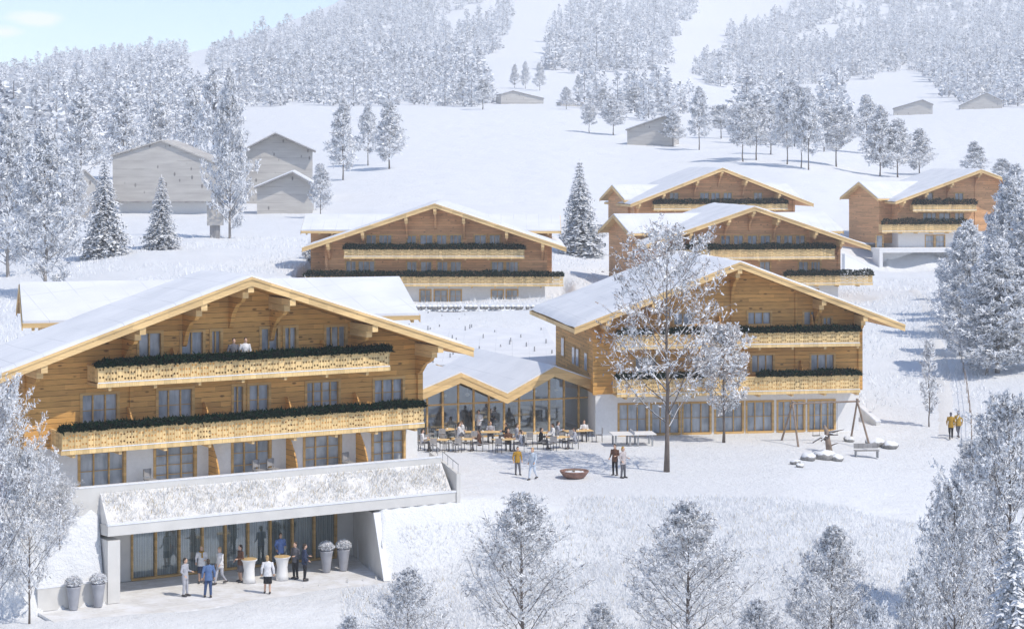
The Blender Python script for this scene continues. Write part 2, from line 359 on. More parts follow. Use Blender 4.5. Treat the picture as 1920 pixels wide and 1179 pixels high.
def base_h(X, Y):
    X = np.asarray(X, float); Y = np.asarray(Y, float); r = np.hypot(X, Y)
    fw = np.where(Y > .2*r, Y, .2*r); u = np.clip(X/np.maximum(fw, 1), GU[0], GU[-1])
    dep = np.clip(np.where(np.abs(X) > .3*np.maximum(Y, 1), r*.958, Y), 30.5, 4400)
    a = (np.log(dep)-GL[0])/(GL[1]-GL[0]); b = (u-GU[0])/(GU[1]-GU[0])
    i = np.clip(a.astype(int), 0, len(GL)-2); j = np.clip(b.astype(int), 0, len(GU)-2); fa = a-i; fb = b-j
    z = (_gz[i, j]*(1-fb)+_gz[i, j+1]*fb)*(1-fa)+(_gz[i+1, j]*(1-fb)+_gz[i+1, j+1]*fb)*fa
    back = sstep(.45, -.25, Y/np.maximum(r, 1)); z = z*(1-back)+(-13)*back
    amp = .05+.25*sstep(150, 400, r)+2.5*sstep(500, 1500, r)
    lam = 4+12*sstep(120, 400, r)+90*sstep(500, 1500, r)
    z = z+amp*(vnoise(X/9, Y/9)-.5)*1.2*(r < 600)+2.5*sstep(500, 1500, r)*(vnoise(X/110, Y/110, 3)-.5)*2
    return z+.22*sstep(130, 200, r)*(vnoise(X/2.7, Y/2.7, 5)-.5)
BR = 3.05   # bed: highest part of the planted slab
def height(X, Y, pit=True):
    X = np.asarray(X, float); Y = np.asarray(Y, float); z = base_h(X, Y)
    dx = X-FA.O.x; dy = Y-FA.O.y; s = dx*FA.ex.x+dy*FA.ex.y; n = dx*FA.en.x+dy*FA.en.y
    # level building plots
    for F, wl, wr, dd, zz in ((FA, -10.5, 11.4, 14, 2.3), (FD, -9.4, 9.6, 15, -.02), (FC, -12.5, 12.5, 17, FC.zb-.05), (FE, -12.5, 12.5, 17, FE.zb-.05), (FF, -12, 12, 15, FF.zb), (FG, -12, 12, 15, FG.zb)):
        ax = (X-F.O.x)*F.ex.x+(Y-F.O.y)*F.ex.y; an = (X-F.O.x)*F.en.x+(Y-F.O.y)*F.en.y
        k = sstep(1.4, 0, np.maximum(np.maximum(wl-ax, ax-wr), np.maximum(an-.3, -dd-an)))
        z = z*(1-k)+zz*k
    z = z+.16*sstep(-.15, -.8, z)*sstep(80, 86, Y)*sstep(116, 108, Y)*(vnoise(X*1.1, Y*1.1, 41)-.5)+.10*sstep(128, 140, Y)*sstep(330, 240, Y)*(vnoise(X*.8, Y*.8, 42)-.5)
    if pit:
        # slope right of the wing wall and left of the terrace, in the frame of the big chalet
        sw = 7.0-.248*n; kR = sstep(sw-.05, sw+.35, s)*sstep(20, 12, s)*sstep(-6, 0, n)*sstep(13, 7, n)
        zr = np.interp(n, [-2, 1, 2.9, 4.9, 7, 13], [1.1, 1.0, .88, -1.9, -2.6, -3.2]); zr2 = np.interp(n, [-2, 1, 3, 6, 9, 13], [1.1, 1.0, .88, -.6, -2.2, -3.2])
        f = sstep(8.5, 14, s); z = z*(1-kR)+(zr*(1-f)+zr2*f)*kR
        kL = sstep(-7.0, -7.2, s)*sstep(-20, -12, s)*sstep(-5, -1, n)*sstep(6, 4.2, n)
        zl = np.interp(n, [-3, 1.75, 2.62, 2.72, 4.3, 6], [2.3, 2.0, -1.22, -2.36, -2.36, -2.2]); z = z*(1-kL)+zl*kL
        inside = (s > -7.2) & (s < sw) & (n > -1.9) & (n < 4.2)
        z = np.where(inside, np.minimum(z, -2.36), z)
        k2 = sstep(-14, -12, s)*sstep(8, 6.0, s)*sstep(4.0, 4.3, n)*sstep(11, 7, n); z = z*(1-k2)+(-2.33+.16*sstep(4.3, 6.2, n+1.6*(vnoise(X*.5, Y*.5, 8)-.5))+.05*(vnoise(X*1.5, Y*1.5)-.5))*k2
        bed = (s > -7.2) & (s < 11.3) & (n > .2) & (n < 2.9); z = np.where(bed & ~inside, np.minimum(z, .9), z)
    return z
def hz(x, y): return float(height(np.array([x]), np.array([y]))[0])
_RY = np.concatenate([np.arange(60, 400, .5), np.arange(400, 3200, 6)])
def hit(px, py):
    """where the ray through a photo pixel meets the ground"""
    u = (px-960)/FPX; z = height(u*_RY, _RY); ray = CAMZ-(py-HOR)*_RY/FPX
    i = np.nonzero(ray <= z)[0]; Y = _RY[i[0]] if len(i) else 2500.0
    return Vector((u*Y, Y, float(height(np.array([u*Y]), np.array([Y]))[0])))
ang = np.concatenate([-np.linspace(math.pi, .30, 60), np.linspace(-.29, .29, 620), np.linspace(.30, math.pi, 60)])
rad = np.concatenate([np.linspace(3, 78, 26)[:-1], np.arange(78, 142, .34), np.geomspace(142.5, 2990, 310)])
A_, R_ = np.meshgrid(ang, rad); 
XX = R_*np.sin(A_); YY = R_*np.cos(A_)
ZZ = height(XX, YY)
nr, na = XX.shape; idx = np.arange(nr*na).reshape(nr, na)
Fq = np.stack([idx[:-1, :-1], idx[:-1, 1:], idx[1:, 1:], idx[1:, :-1]], -1).reshape(-1, 4)[:, ::-1]
terrain = link('terrain', mesh_np('terrain', np.stack([XX, YY, ZZ], -1).reshape(-1, 3), Fq, [TERR], smooth=True)); tag(terrain, kind='structure')

# ------------------------------------------------------------------ chalets
def front_wall(bm, x0, x1, z0, top, holes, y=0.0, m=0, depth=.22):
    """front face from x0..x1, z0..top(x), with rectangular openings and their reveals"""
    xs = sorted(set([x0, x1, 0.0 if x0 < 0 < x1 else x0] + [h[0] for h in holes] + [h[1] for h in holes])); xs = [x for x in xs if x0 <= x <= x1]
    for a, b in zip(xs[:-1], xs[1:]):
        hs = sorted([(h[2], h[3]) for h in holes if h[0] <= a+1e-6 and h[1] >= b-1e-6]); zc = z0
        for h0, h1 in hs:
            if h0 > zc: bm.add([(a, y, zc), (b, y, zc), (b, y, h0), (a, y, h0)], [(0, 1, 2, 3)], m)
            zc = max(zc, h1)
        bm.add([(a, y, zc), (b, y, zc), (b, y, top(b)), (a, y, top(a))], [(0, 1, 2, 3)], m)
    for a, b, c, d in holes:
        if d <= z0: continue
        bm.add([(a, y, c), (b, y, c), (b, y+depth, c), (a, y+depth, c), (a, y, d), (b, y, d), (b, y+depth, d), (a, y+depth, d)], [(0, 1, 2, 3), (4, 7, 6, 5), (0, 3, 7, 4), (1, 5, 6, 2)], m)
def window(parent, r, nx=2, nz=2, fr=.07, y=.10, mat=None, pane=None, proud=.05, name='window'):
    a, b, c, d = r; bm = MB()
    bm.box(a-.06, a+fr, -proud, y+.05, c-.05, d+.06); bm.box(b-fr, b+.06, -proud, y+.05, c-.05, d+.06)
    bm.box(a+fr, b-fr, -proud, y+.05, d-fr, d+.06); bm.box(a+fr, b-fr, -proud-.04, y+.05, c-.07, c+fr)
    for i in range(1, nx): x = a+(b-a)*i/nx; bm.box(x-.03, x+.03, y-.04, y+.05, c+fr, d-fr)
    for i in range(1, nz):
        z = c+(d-c)*i/nz
        for q in range(nx):
            xa = a+(b-a)*q/nx+(.03 if q else fr); xb = a+(b-a)*(q+1)/nx-(.03 if q < nx-1 else fr); bm.box(xa, xb, y-.015, y+.03, z-.015, z+.015)
    w = bm.obj(name, mat or WFRAME, parent)
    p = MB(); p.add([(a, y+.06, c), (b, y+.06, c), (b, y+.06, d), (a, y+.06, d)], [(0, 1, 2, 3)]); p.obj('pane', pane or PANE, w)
    return w
def balcony(parent, a, b, zt, zb, n=1.4, holes=True, y0=0.0):
    """zt, zb: top of the rail and underside of the balcony"""
    fl = MB(); fl.box(a, b, -n+.02, y0-.01, zb+.03, zb+.17, 0)
    q = a+.6
    while q < b: fl.box(q-.07, q+.07, -n+.05, y0-.01, zb-.16, zb+.03); q += 2.2
    o = fl.obj('balcony', WTRIM, parent)
    bm = MB(); pw = .075; y1 = -n; z0 = zb+.24; z1 = zt-.05
    nrow = max(4, int(round((z1-z0)/.085))); rows = [z0+(z1-z0)*i/nrow for i in range(nrow+1)]
    def panel(xa, xb, yy, axis):
        nc = max(1, int((xb-xa)/pw))
        for i in range(nc):
            u0 = xa+(xb-xa)*i/nc; u1 = xa+(xb-xa)*(i+1)/nc; k = i % 4; start = None
            hol = [r for r in range(nrow) if holes and k in (1, 3) and ((r % 3 == 1) if (i//4) % 3 else (r % 4 == 2))]
            if k == 0: u0 += .014
            segs = []; s = 0
            for r in hol+[nrow]:
                if r > s: segs.append((rows[s], rows[r]))
                s = r+1
            for c, d in segs:
                if axis == 'x': bm.box(u0, u1, yy, yy+.04, c, d)
                else: bm.box(yy, yy+.04, u0, u1, c, d)
    panel(a, b, y1, 'x'); panel(-n+.045, y0-.01, a, 'y'); panel(-n+.045, y0-.01, b-.04, 'y')
    bm.obj('railing', WLIGHT, o)
    hr = MB(); hr.box(a-.04, b+.04, y1-.05, y1+.10, zt-.05, zt+.03); hr.box(a-.03, b+.03, y1-.03, y1+.05, zb, zb+.21)
    hr.box(a-.04, a+.09, y1+.10, y0-.01, zt-.05, zt+.03); hr.box(b-.09, b+.04, y1+.10, y0-.01, zt-.05, zt+.03)
    hr.obj('handrail', WLIGHT, o)
    sn = MB(); sn.box(a, b, y1-.045, y1-.031, zb+.205, zb+.25); sn.obj('snow_line', SNOW, o)
    return o
def hedge(F, a, b, zt, n, seed, label, ht=.30, dens=150):
    rs = R(seed); L = b-a; N = int(L*dens*1.5); x = rs.uniform(0, L, N); top = ht*1.25*(.75+.35*vnoise(x*1.6, x*0+seed))*np.minimum(1, .55+np.minimum(x, L-x)*1.2)
    base = np.stack([x, rs.normal(0, .12, N), rs.uniform(-.1, 1, N)*top*.8], -1)
    d = np.stack([rs.normal(0, .5, N), rs.normal(0, .6, N)-.2, rs.uniform(-.15, .9, N)], -1); d /= np.linalg.norm(d, axis=1)[:, None]
    l = rs.uniform(.13, .28, N)[:, None]; sd_ = np.cross(d, rs.normal(0, 1, (N, 3))); sd_ /= np.linalg.norm(sd_, axis=1)[:, None]
    V = np.concatenate([base-sd_*.045, base+sd_*.045, base+d*l], 0); Fc = np.stack([np.arange(N), np.arange(N)+N, np.arange(N)+2*N], -1)
    o = link('fir_hedge', mesh_np('fir_hedge', V, Fc, [HEDGE]), None, F.w(a, n, F.zb+zt)); o.rotation_euler = (0, 0, F.t)
    return tag(o, label, 'hedge', 'dark fir garlands along the balcony rails')
def roof_slab(bm, prof, y0, y1, th, m=0):
    """roof of two slopes: prof = [(xl,zl),(xr0,zr),(xr,zr2)] upper line; built th thick"""
    up = prof; lo = [(x, z-th) for x, z in prof]
    for i in range(2):
        (a, za), (b, zb_) = up[i], up[i+1]
        bm.prism([(a, za-th), (b, zb_-th), (b, zb_), (a, za)], y0, y1, m)
def chalet(key, F, label, wl, wr, rl, rr, depth, zpl, wins, balcs, dividers=(), wallm=WOODA, wing=None, purl=(), plinth=-3.0, side_w=(), overb=1.0, group=None, slope=None, gwins=()):
    zr = F.ridge; sl = slope or .33
    zl = zr-sl*rl; zr2 = zr-sl*rr; rt = .34
    rootO = root('hotel_chalet', F.w(0, 0, F.zb), F.t, label, 'chalet', group)
    under = lambda x: zr-rt-.02-sl*abs(x)
    d = depth
    ws = [(w[0], w[1], w[2], w[3]) for w in wins]; gs = [(w[0], w[1], w[2], w[3]) for w in gwins]
    bm = MB(); front_wall(bm, -wl, wr, zpl, under, ws)
    bm.add([(-wl, d, zpl), (-wl, 0, zpl), (-wl, 0, under(wl)), (-wl, d, under(wl))], [(0, 1, 2, 3)])
    bm.add([(wr, 0, zpl), (wr, d, zpl), (wr, d, under(wr)), (wr, 0, under(wr))], [(0, 1, 2, 3)])
    bm.add([(wr, d, zpl), (-wl, d, zpl), (-wl, d, under(wl)), (0, d, under(0)), (wr, d, under(wr))], [(0, 1, 2, 3, 4)])
    bm.add([(-wl, 0, zpl), (wr, 0, zpl), (wr, d, zpl), (-wl, d, zpl)], [(3, 2, 1, 0)])
    for x in (-wl, wr):                      # crossed log ends at the corners
        bm.box(x-.14, x+.14, -.16, -.002, zpl-.02, under(abs(x))-.02)
    for x in (-wl*.5, 0, wr*.5): 
        if not any(w[0]-.15 < x < w[1]+.15 for w in wins): bm.box(x-.09, x+.09, -.10, -.002, zpl, under(abs(x))-.15)
    bm.obj('timber_wall', wallm, rootO)
    pb = MB(); e = .06
    front_wall(pb, -wl+e, wr-e, plinth, lambda x: zpl-.01, gs, y=e)
    for x, o_ in ((-wl+e, 1), (wr-e, 0)):
        q = [(x, d-e, plinth), (x, e, plinth), (x, e, zpl-.01), (x, d-e, zpl-.01)]; pb.add(q if o_ else q[::-1], [(0, 1, 2, 3)])
    pb.add([(wr-e, d-e, plinth), (-wl+e, d-e, plinth), (-wl+e, d-e, zpl-.01), (wr-e, d-e, zpl-.01)], [(0, 1, 2, 3)])
    pb.obj('plaster_wall', PLASTER, rootO)
    # roof: deck, verge boards, snow
    rf = MB(); roof_slab(rf, [(-rl, zl-.12), (0, zr-.12), (rr, zr2-.12)], -F.over+.06, d+overb, rt-.12); ro = rf.obj('roof', wallm, rootO)
    vb = MB()
    for a, za, b, zb_ in ((-rl-.05, zl-.015, 0, zr), (0, zr, rr+.05, zr2-.015)):
        vb.prism([(a, za-.40), (b, zb_-.42), (b, zb_), (a, za)], -F.over, -F.over+.055)
        vb.prism([(a, za-.10), (b, zb_-.10), (b, zb_+.03), (a, za+.03)], -F.over-.05, -F.over-.003)
    vb.obj('verge_board', WTRIM, ro)
    MB().box(-rl-.05, -rl-.003, -F.over+.06, d+overb, zl-.36, zl-.10).obj('eaves_board', WTRIM, ro); MB().box(rr+.003, rr+.05, -F.over+.06, d+overb, zr2-.36, zr2-.10).obj('eaves_board', WTRIM, ro)
    # snow blanket with a gently uneven top
    nx, ny = 60, 34; y0, y1 = -F.over+.02, d+overb-.02; vs = []; fs = []
    for j in range(ny+1):
        y = y0+(y1-y0)*j/ny
        for i in range(nx+1):
            x = -rl+(rl+rr)*i/nx; z = zr-sl*abs(x)+(.06 if abs(x) > .4 else .03)
            e_ = min(x+rl, rr-x, y-y0, y1-y)
            z += .10*min(1, max(0, e_)/.35)+.05*(mnoise.noise(Vector((x*.5, y*.5, F.O.x)))) - .12*0
            vs.append((x, y, z-(0 if e_ > .001 else .075)))
    fs = [(j*(nx+1)+i, j*(nx+1)+i+1, (j+1)*(nx+1)+i+1, (j+1)*(nx+1)+i) for j in range(ny) for i in range(nx)]
    me = MB().add(vs, fs); me.obj('roof_snow', RSNOW, ro, smooth=True)
    # purlins with carved brackets
    for x in purl:
        z = under(abs(x))
        p = MB(); p.box(x-.15, x+.15, -F.over+.07, 0, z-.36, z-.04)
        p.box(x-.15, x+.15, -F.over*.72, 0, z-.66, z-.37)
        po = p.obj('purlin', WTRIM, rootO)
        arc = [(0, z-.66), (-F.over*.66, z-.66), (-F.over*.60, z-.84), (-F.over*.36, z-1.05), (-F.over*.17, z-1.5), (-.14, z-2.1 if abs(x) < wl*.85 else z-1.6), (0, z-2.2 if abs(x) < wl*.85 else z-1.7)]
        MB().prism([(a, b) for a, b in arc], x-.10, x+.10, 0, 'x').obj('bracket', wallm, po)
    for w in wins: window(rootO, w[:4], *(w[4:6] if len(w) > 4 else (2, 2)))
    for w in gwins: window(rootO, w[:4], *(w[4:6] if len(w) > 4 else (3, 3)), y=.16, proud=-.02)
    for bl in balcs: balcony(rootO, *bl)
    for (x, z, h, n) in dividers:            # curved timber screens between the loggias
        prof = [(-.02, z), (-n, z)] + [(-n+(n-.30)*((k/6)**2.2), z+h*k/6*.97) for k in range(1, 7)] + [(-.02, z+h)]
        prof[-2] = (-.30, z+h)
        MB().prism(prof[::-1], x-.035, x+.035, 0, 'x').obj('balcony_divider', wallm, rootO)
    if wing:
        for (x0, x1, yc, hd, wz, ws_, rot, ov, below, wp) in wing:
            M = Matrix.Rotation(rot, 4, 'Z') if rot else Matrix()
            if wp: M = Matrix.Translation((wp[0], wp[1], 0)) @ M
            g = MB(); g.prism([(yc-hd, wz-ws_*hd-.22), (yc, wz-.22), (yc+hd, wz-ws_*hd-.22), (yc+hd, wz-ws_*hd), (yc, wz), (yc-hd, wz-ws_*hd)], x0, x1, 0, 'x')
            g.xf(M); wr_ = g.obj('wing_roof', WTRIM, rootO)
            sn = MB()
            for (a, b) in ((yc-hd+.03, yc), (yc, yc+hd-.03)):
                za = wz-ws_*abs(a-yc); zb_ = wz-ws_*abs(b-yc)
                sn.prism([(a, za+.01), (b, zb_+.01), (b, zb_+.14), (a, za+.14)], x0+.05, x1-.05, 0, 'x')
            sn.xf(M); sn.obj('roof_snow', RSNOW, wr_)
            w_ = MB(); hw = hd-ov; w_.prism([(yc-hw, below), (yc+hw, below), (yc+hw, wz-ws_*hw-.24), (yc, wz-.24), (yc-hw, wz-ws_*hw-.24)], x0+ov*.9, x1-ov*.9, 0, 'x'); w_.xf(M); w_.obj('wing_wall', wallm, rootO)
            q = x0+.5
            while q < x1-.3:
                rb = MB().prism([(yc-hd+.08, wz-ws_*(hd-.08)-.40), (yc-hw, wz-ws_*hw-.40), (yc-hw, wz-ws_*hw-.23), (yc-hd+.08, wz-ws_*(hd-.08)-.23)], q, q+.16, 0, 'x'); rb.xf(M); rb.obj('rafter', WTRIM, wr_); q += 1.25
            for xe in (x0-.003, x1-.057):
                rb = MB().prism([(yc-hd, wz-ws_*hd-.34), (yc, wz-.34), (yc+hd, wz-ws_*hd-.34), (yc+hd, wz-ws_*hd+.02), (yc, wz+.02), (yc-hd, wz-ws_*hd+.02)], xe, xe+.06, 0, 'x'); rb.xf(M); rb.obj('verge_board', WTRIM, wr_)
    return rootO
def W(F, lst, nxy=(2, 2), n=0):
    out = []
    for (x0, y0, x1, y1, *k) in lst:
        a, zt = F.at(n, x0, y0); b, zb = F.at(n, x1, y1); c, zt2 = F.at(n, x1, y0); d_, zb0 = F.at(n, x0, y1)
        out.append((a, b, (zb+zb0)/2 if not k or len(k) < 3 else zb, (zt+zt2)/2, *(k[:2] if k else nxy)))
    return out
# big front chalet
winsA = [(-4.68, -3.46, 6.02, 7.24, 2, 1), (-2.55, -1.35, 6.02, 7.2, 2, 1), (-1.02, -.45, 6.02, 7.2, 2, 1), (1.56, 2.55, 6.02, 7.2, 2, 1), (2.80, 3.52, 6.02, 7.2, 2, 1), (5.02, 6.20, 6.02, 7.14, 3, 1),
  (-7.42, -5.62, 2.95, 4.52, 3, 2), (-3.72, -1.90, 2.95, 4.53, 3, 2), (.10, .72, 2.95, 4.5, 2, 2), (.92, 2.06, 2.95, 4.5, 2, 2), (3.98, 5.82, 2.95, 4.45, 4, 3), (7.7, 9.42, 2.95, 4.38, 3, 2)]
gwA = [(-7.5, -5.28, .02, 1.82, 3, 2), (-3.82, -1.76, .02, 1.82, 3, 4), (.12, 2.12, .02, 1.8, 3, 3), (3.92, 5.92, .02, 1.8, 3, 3), (7.68, 9.5, .02, 1.78, 3, 3)]
A_bal = [(-7.12, 7.88, 5.84, 4.92, 1.4), (-8.86, 9.76, 3.02, 2.0, 1.5)]
a0 = FA.at(1.5, 115, 845); a1 = FA.at(1.5, 795, 795)
chalet('a', FA, 'largest golden timber chalet at front left with two long balconies', 10.0, 10.3, 12.6, 12.0, 3.1, 2.12, winsA, A_bal,
  dividers=[(-3.0, 4.95, 1.5, .9), (-.02, 4.95, 1.45, .9), (4.8, 4.95, 1.5, .9), (-5.2, 2.1, 1.7, 1.0), (-1.4, 2.1, 1.7, 1.0), (2.9, 2.1, 1.7, 1.0), (6.6, 2.1, 1.7, 1.0), (-1.1, 0.0, 1.9, 1.3), (2.95, 0.0, 1.9, 1.3), (6.75, 0.0, 1.9, 1.3)],
  purl=(-9.95, -5.35, -2.35, 0, 2.15, 6.55, 10.2), wallm=WOODA, slope=.325, plinth=-1.62, gwins=gwA, overb=.5,
  wing=[(-10.6, 10.4, 0, 5.2, 8.6, .33, math.radians(-16), 1.3, -1, (5.3, 14.2))])
# right front chalet with the restaurant below
rlD = FD.at(2, 1078, 612); rrD = FD.at(2, 1690, 608)
wD = W(FD, [(1401, 584, 1446, 609, 3, 1), (1506, 583, 1535, 610, 2, 1), (1542, 594, 1560, 610, 2, 1), (1262, 586, 1300, 610, 2, 1), (1408, 664, 1451, 699, 3, 1), (1519, 663, 1565, 697, 3, 1), (1190, 668, 1232, 702, 3, 1), (1300, 667, 1344, 701, 3, 1)])
gD = W(FD, [(1160, 757, 1214, 811, 3, 2), (1221, 756, 1275, 810, 3, 2), (1280, 755, 1333, 809, 3, 2), (1341, 753, 1394, 808, 3, 2), (1400, 750, 1450, 807, 3, 2), (1458, 748, 1509, 806, 4, 2), (1516, 747, 1566, 805, 4, 2)])
gD = [(a, b, .05, 2.05, k, m) for a, b, c, d, k, m in gD]
ub0 = FD.at(1.4, 1157, 627); ub1 = FD.at(1.4, 1612, 623); ul = FD.at(1.4, 1400, 652)
lb0 = FD.at(1.4, 1157, 710); lb1 = FD.at(1.4, 1612, 705); ll = FD.at(1.4, 1400, 740)
D_bal = [(ub0[0], ub1[0], (ub0[1]+ub1[1])/2, ul[1], 1.4), (lb0[0], lb1[0], (lb0[1]+lb1[1])/2, ll[1], 1.4)]
cl = FD.at(0, 1115, 700); cr = FD.at(0, 1612, 700)
rD = chalet('d', FD, 'golden chalet behind the plaza with a glazed restaurant front and snowy trees before it', -cl[0], cr[0], 10.75, 11.0, 13.5, D_bal[1][3]+.05, wD, D_bal,
  dividers=[(x, D_bal[0][3]+.1, 1.9, .9) for x in (-.9, 5.3)]+[(x, D_bal[1][3]+.1, 1.9, .9) for x in (-5, -.8, 4.6)], purl=(-8.6, -5.6, 0, 5.6, 8.4), wallm=WOODA, slope=.375, gwins=gD)
# a little depth to the dark left flank of it: shuttered windows
for (y0, y1, z0, z1) in ((2.2, 3.0, 4.0, 5.1), (5.0, 5.9, 4.0, 5.1), (6.4, 7.2, 4.0, 5.1), (10.2, 11.1, 4.2, 5.4)):
    b = MB(); x = cl[0]; b.box(x-.06, x-.004, y0-.08, y1+.08, z0-.08, z1+.08); o = b.obj('window', WFRAME, rD); b = MB(); b.box(x-.075, x-.061, y0, y1, z0, z1); b.obj('pane', PANE, o)
def bal(F, x0, yt, x1, yb, n=1.4):
    a, z1 = F.at(n, x0, yt); b, z1b = F.at(n, x1, yt); c, z0 = F.at(n, x0, yb); e, z0b = F.at(n, x1, yb)
    return (a, b, (z1+z1b)/2, (z0+z0b)/2, n)
# middle chalet
wC = W(FC, [(686, 440, 706, 459, 2, 1), (710, 440, 735, 459, 3, 1), (762, 441, 781, 459), (787, 440, 812, 459, 2, 1), (818, 440, 838, 459), (843, 440, 866, 459, 3, 1), (889, 440, 912, 459), (917, 440, 938, 459),
   (648, 489, 668, 512, 2, 1), (671, 489, 703, 512, 3, 1), (762, 490, 782, 512), (788, 490, 810, 512), (819, 490, 840, 512), (844, 490, 865, 512), (921, 490, 945, 512), (948, 490, 972, 512, 3, 1)], (2, 1))
gC = W(FC, [(787, 543, 808, 568, 2, 2), (814, 543, 839, 568, 2, 2), (843, 543, 865, 568, 2, 2), (921, 543, 944, 568, 2, 2), (949, 543, 971, 568, 2, 2), (660, 543, 690, 568, 2, 2)])
C_bal = [bal(FC, 645, 468, 983, 485), bal(FC, 571, 519, 1056, 537)]
chalet('c', FC, 'mid-brown timber chalet in the middle distance, above the snowy wall with shrubs', 10.5, 10.6, 12.6, 12.5, 15, C_bal[1][3]+.1, wC, C_bal, purl=(-10.2, -6.9, -2.75, 0, 2.75, 6.85, 10.3), wallm=WOODB, slope=.333,
  gwins=gC, wing=[(-13.4, 12.2, 8.0, 4.2, 8.35, .34, 0, 1.0, 1.5, None)])
# right-hand chalet behind the restaurant one
wE = W(FE, [(1283, 441, 1302, 459, 2, 1), (1308, 441, 1326, 459), (1351, 441, 1370, 459), (1375, 441, 1394, 459), (1401, 441, 1420, 459), (1425, 441, 1445, 459), (1455, 441, 1465, 459, 1, 1), (1469, 441, 1487, 459), (1491, 441, 1510, 459),
   (1424, 490, 1445, 512), (1497, 490, 1516, 512), (1520, 490, 1539, 512, 3, 1), (1300, 490, 1330, 512)], (2, 1))
E_bal = [bal(FE, 1256, 468, 1565, 487), bal(FE, 1250, 518, 1636, 536)]
gE = W(FE, [(1455, 542, 1480, 562, 2, 2), (1505, 542, 1535, 562, 2, 2)])
chalet('e', FE, 'brown timber chalet directly behind the restaurant chalet on the right', 10.2, 9.6, 11.4, 12.3, 15, E_bal[1][3]+.1, wE, E_bal, purl=(-10, -6.6, -2.6, 0, 2.6, 6.6, 9.4), wallm=WOODB, slope=.335,
  gwins=gE, wing=[(-13.3, 11.5, 0, 4.6, 9.0, .40, math.radians(10), 1.0, 1.5, (0, 8.9))])
# the one behind it, and the far right one
wF = W(FF, [(1255, 361, 1273, 376), (1312, 361, 1330, 376), (1333, 361, 1350, 376), (1356, 361, 1373, 376), (1413, 361, 1430, 376)], (2, 1))
F_bal = [bal(FF, 1226, 383, 1477, 395)]
chalet('f', FF, 'small brown chalet highest of the row, showing one balcony above another roof', 11.0, 10.0, 12.0, 12.0, 15, .5, wF, F_bal+[(-9, 10, 2.9, 1.9, 1.4)], purl=(-10.8, -7.6, -3.2, 0, 3.2, 7.6), wallm=WOODB, slope=.385,
  wing=[(-13.0, 12.5, 0, 4.6, 7.2, .40, math.radians(10), 1.0, 0, (0, 8.9))])
wG = W(FG, [(1728, 361, 1750, 376), (1790, 362, 1807, 376), (1730, 399, 1756, 415, 3, 1), (1760, 399, 1782, 415), (1790, 399, 1808, 415)], (2, 1))
G_bal = [bal(FG, 1712, 384, 1831, 397), bal(FG, 1654, 421, 1815, 436)]
gG = W(FG, [(1643, 441, 1656, 465, 1, 2), (1735, 441, 1752, 466, 1, 2), (1754, 441, 1772, 466, 1, 2)])
chalet('g', FG, 'brown chalet at the far right, half hidden by snowy trees, over a white carport', 11.0, 10.6, 12.1, 12.0, 15, G_bal[1][3]+.1, wG, G_bal, purl=(-10.8, -7.6, -4.0, 0, 4.5), wallm=WOODB, slope=.355,
  gwins=gG, wing=[(-15.2, 9, 0, 4.8, 8.8, .46, math.radians(14), 1.0, .5, (0, 9.2))])
def hg(F, b, seed, label, x0=None, x1=None, **k): return hedge(F, x0 if x0 is not None else b[0]-.1, x1 if x1 is not None else b[1]+.1, b[2]+.02, b[4]-.02, seed, label, **k)
hg(FA, A_bal[0], 1, 'dark green fir garland on the upper balcony of the largest chalet', ht=.34, dens=330)
hg(FA, A_bal[1], 2, 'dark green fir garland on the lower balcony of the largest chalet', ht=.34, dens=330)
for i, (x0, x1, bi, t) in enumerate(((1157, 1224, 0, 'upper balcony behind the left of the tall tree, restaurant chalet'), (1240, 1330, 0, 'upper balcony of the restaurant chalet seen through the tall tree'), (1374, 1614, 0, 'upper balcony of the restaurant chalet, the long right-hand piece'),
      (1154, 1320, 1, 'lower balcony of the restaurant chalet behind the tall tree'), (1418, 1614, 1, 'lower balcony of the restaurant chalet, right of both trees'))):
    hg(FD, D_bal[bi], 10+i, 'dark fir garland on the '+t, FD.at(1.4, x0, 600)[0], FD.at(1.4, x1, 600)[0], ht=.40, dens=260)
hg(FC, C_bal[0], 20, 'dark fir garland on the upper balcony of the middle chalet', ht=.55, dens=260)
hg(FC, C_bal[1], 21, 'dark fir garland on the lower balcony of the middle chalet', ht=.55, dens=260)
hg(FE, E_bal[0], 22, 'dark fir garland on the upper balcony of the chalet behind the restaurant chalet', ht=.62, dens=260)
hg(FE, E_bal[1], 23, 'dark fir garland on the lower balcony beside the restaurant chalet roof', FE.at(1.4, 1470, 500)[0], ht=.62, dens=260)
hg(FF, F_bal[0], 24, 'dark fir garland on the only visible balcony of the highest chalet', ht=.7, dens=220)
hg(FG, G_bal[0], 25, 'short dark fir garland on the upper balcony of the far right chalet', ht=.8, dens=220)
hg(FG, G_bal[1], 26, 'dark fir garland on the lower balcony of the far right chalet', ht=.8, dens=220)
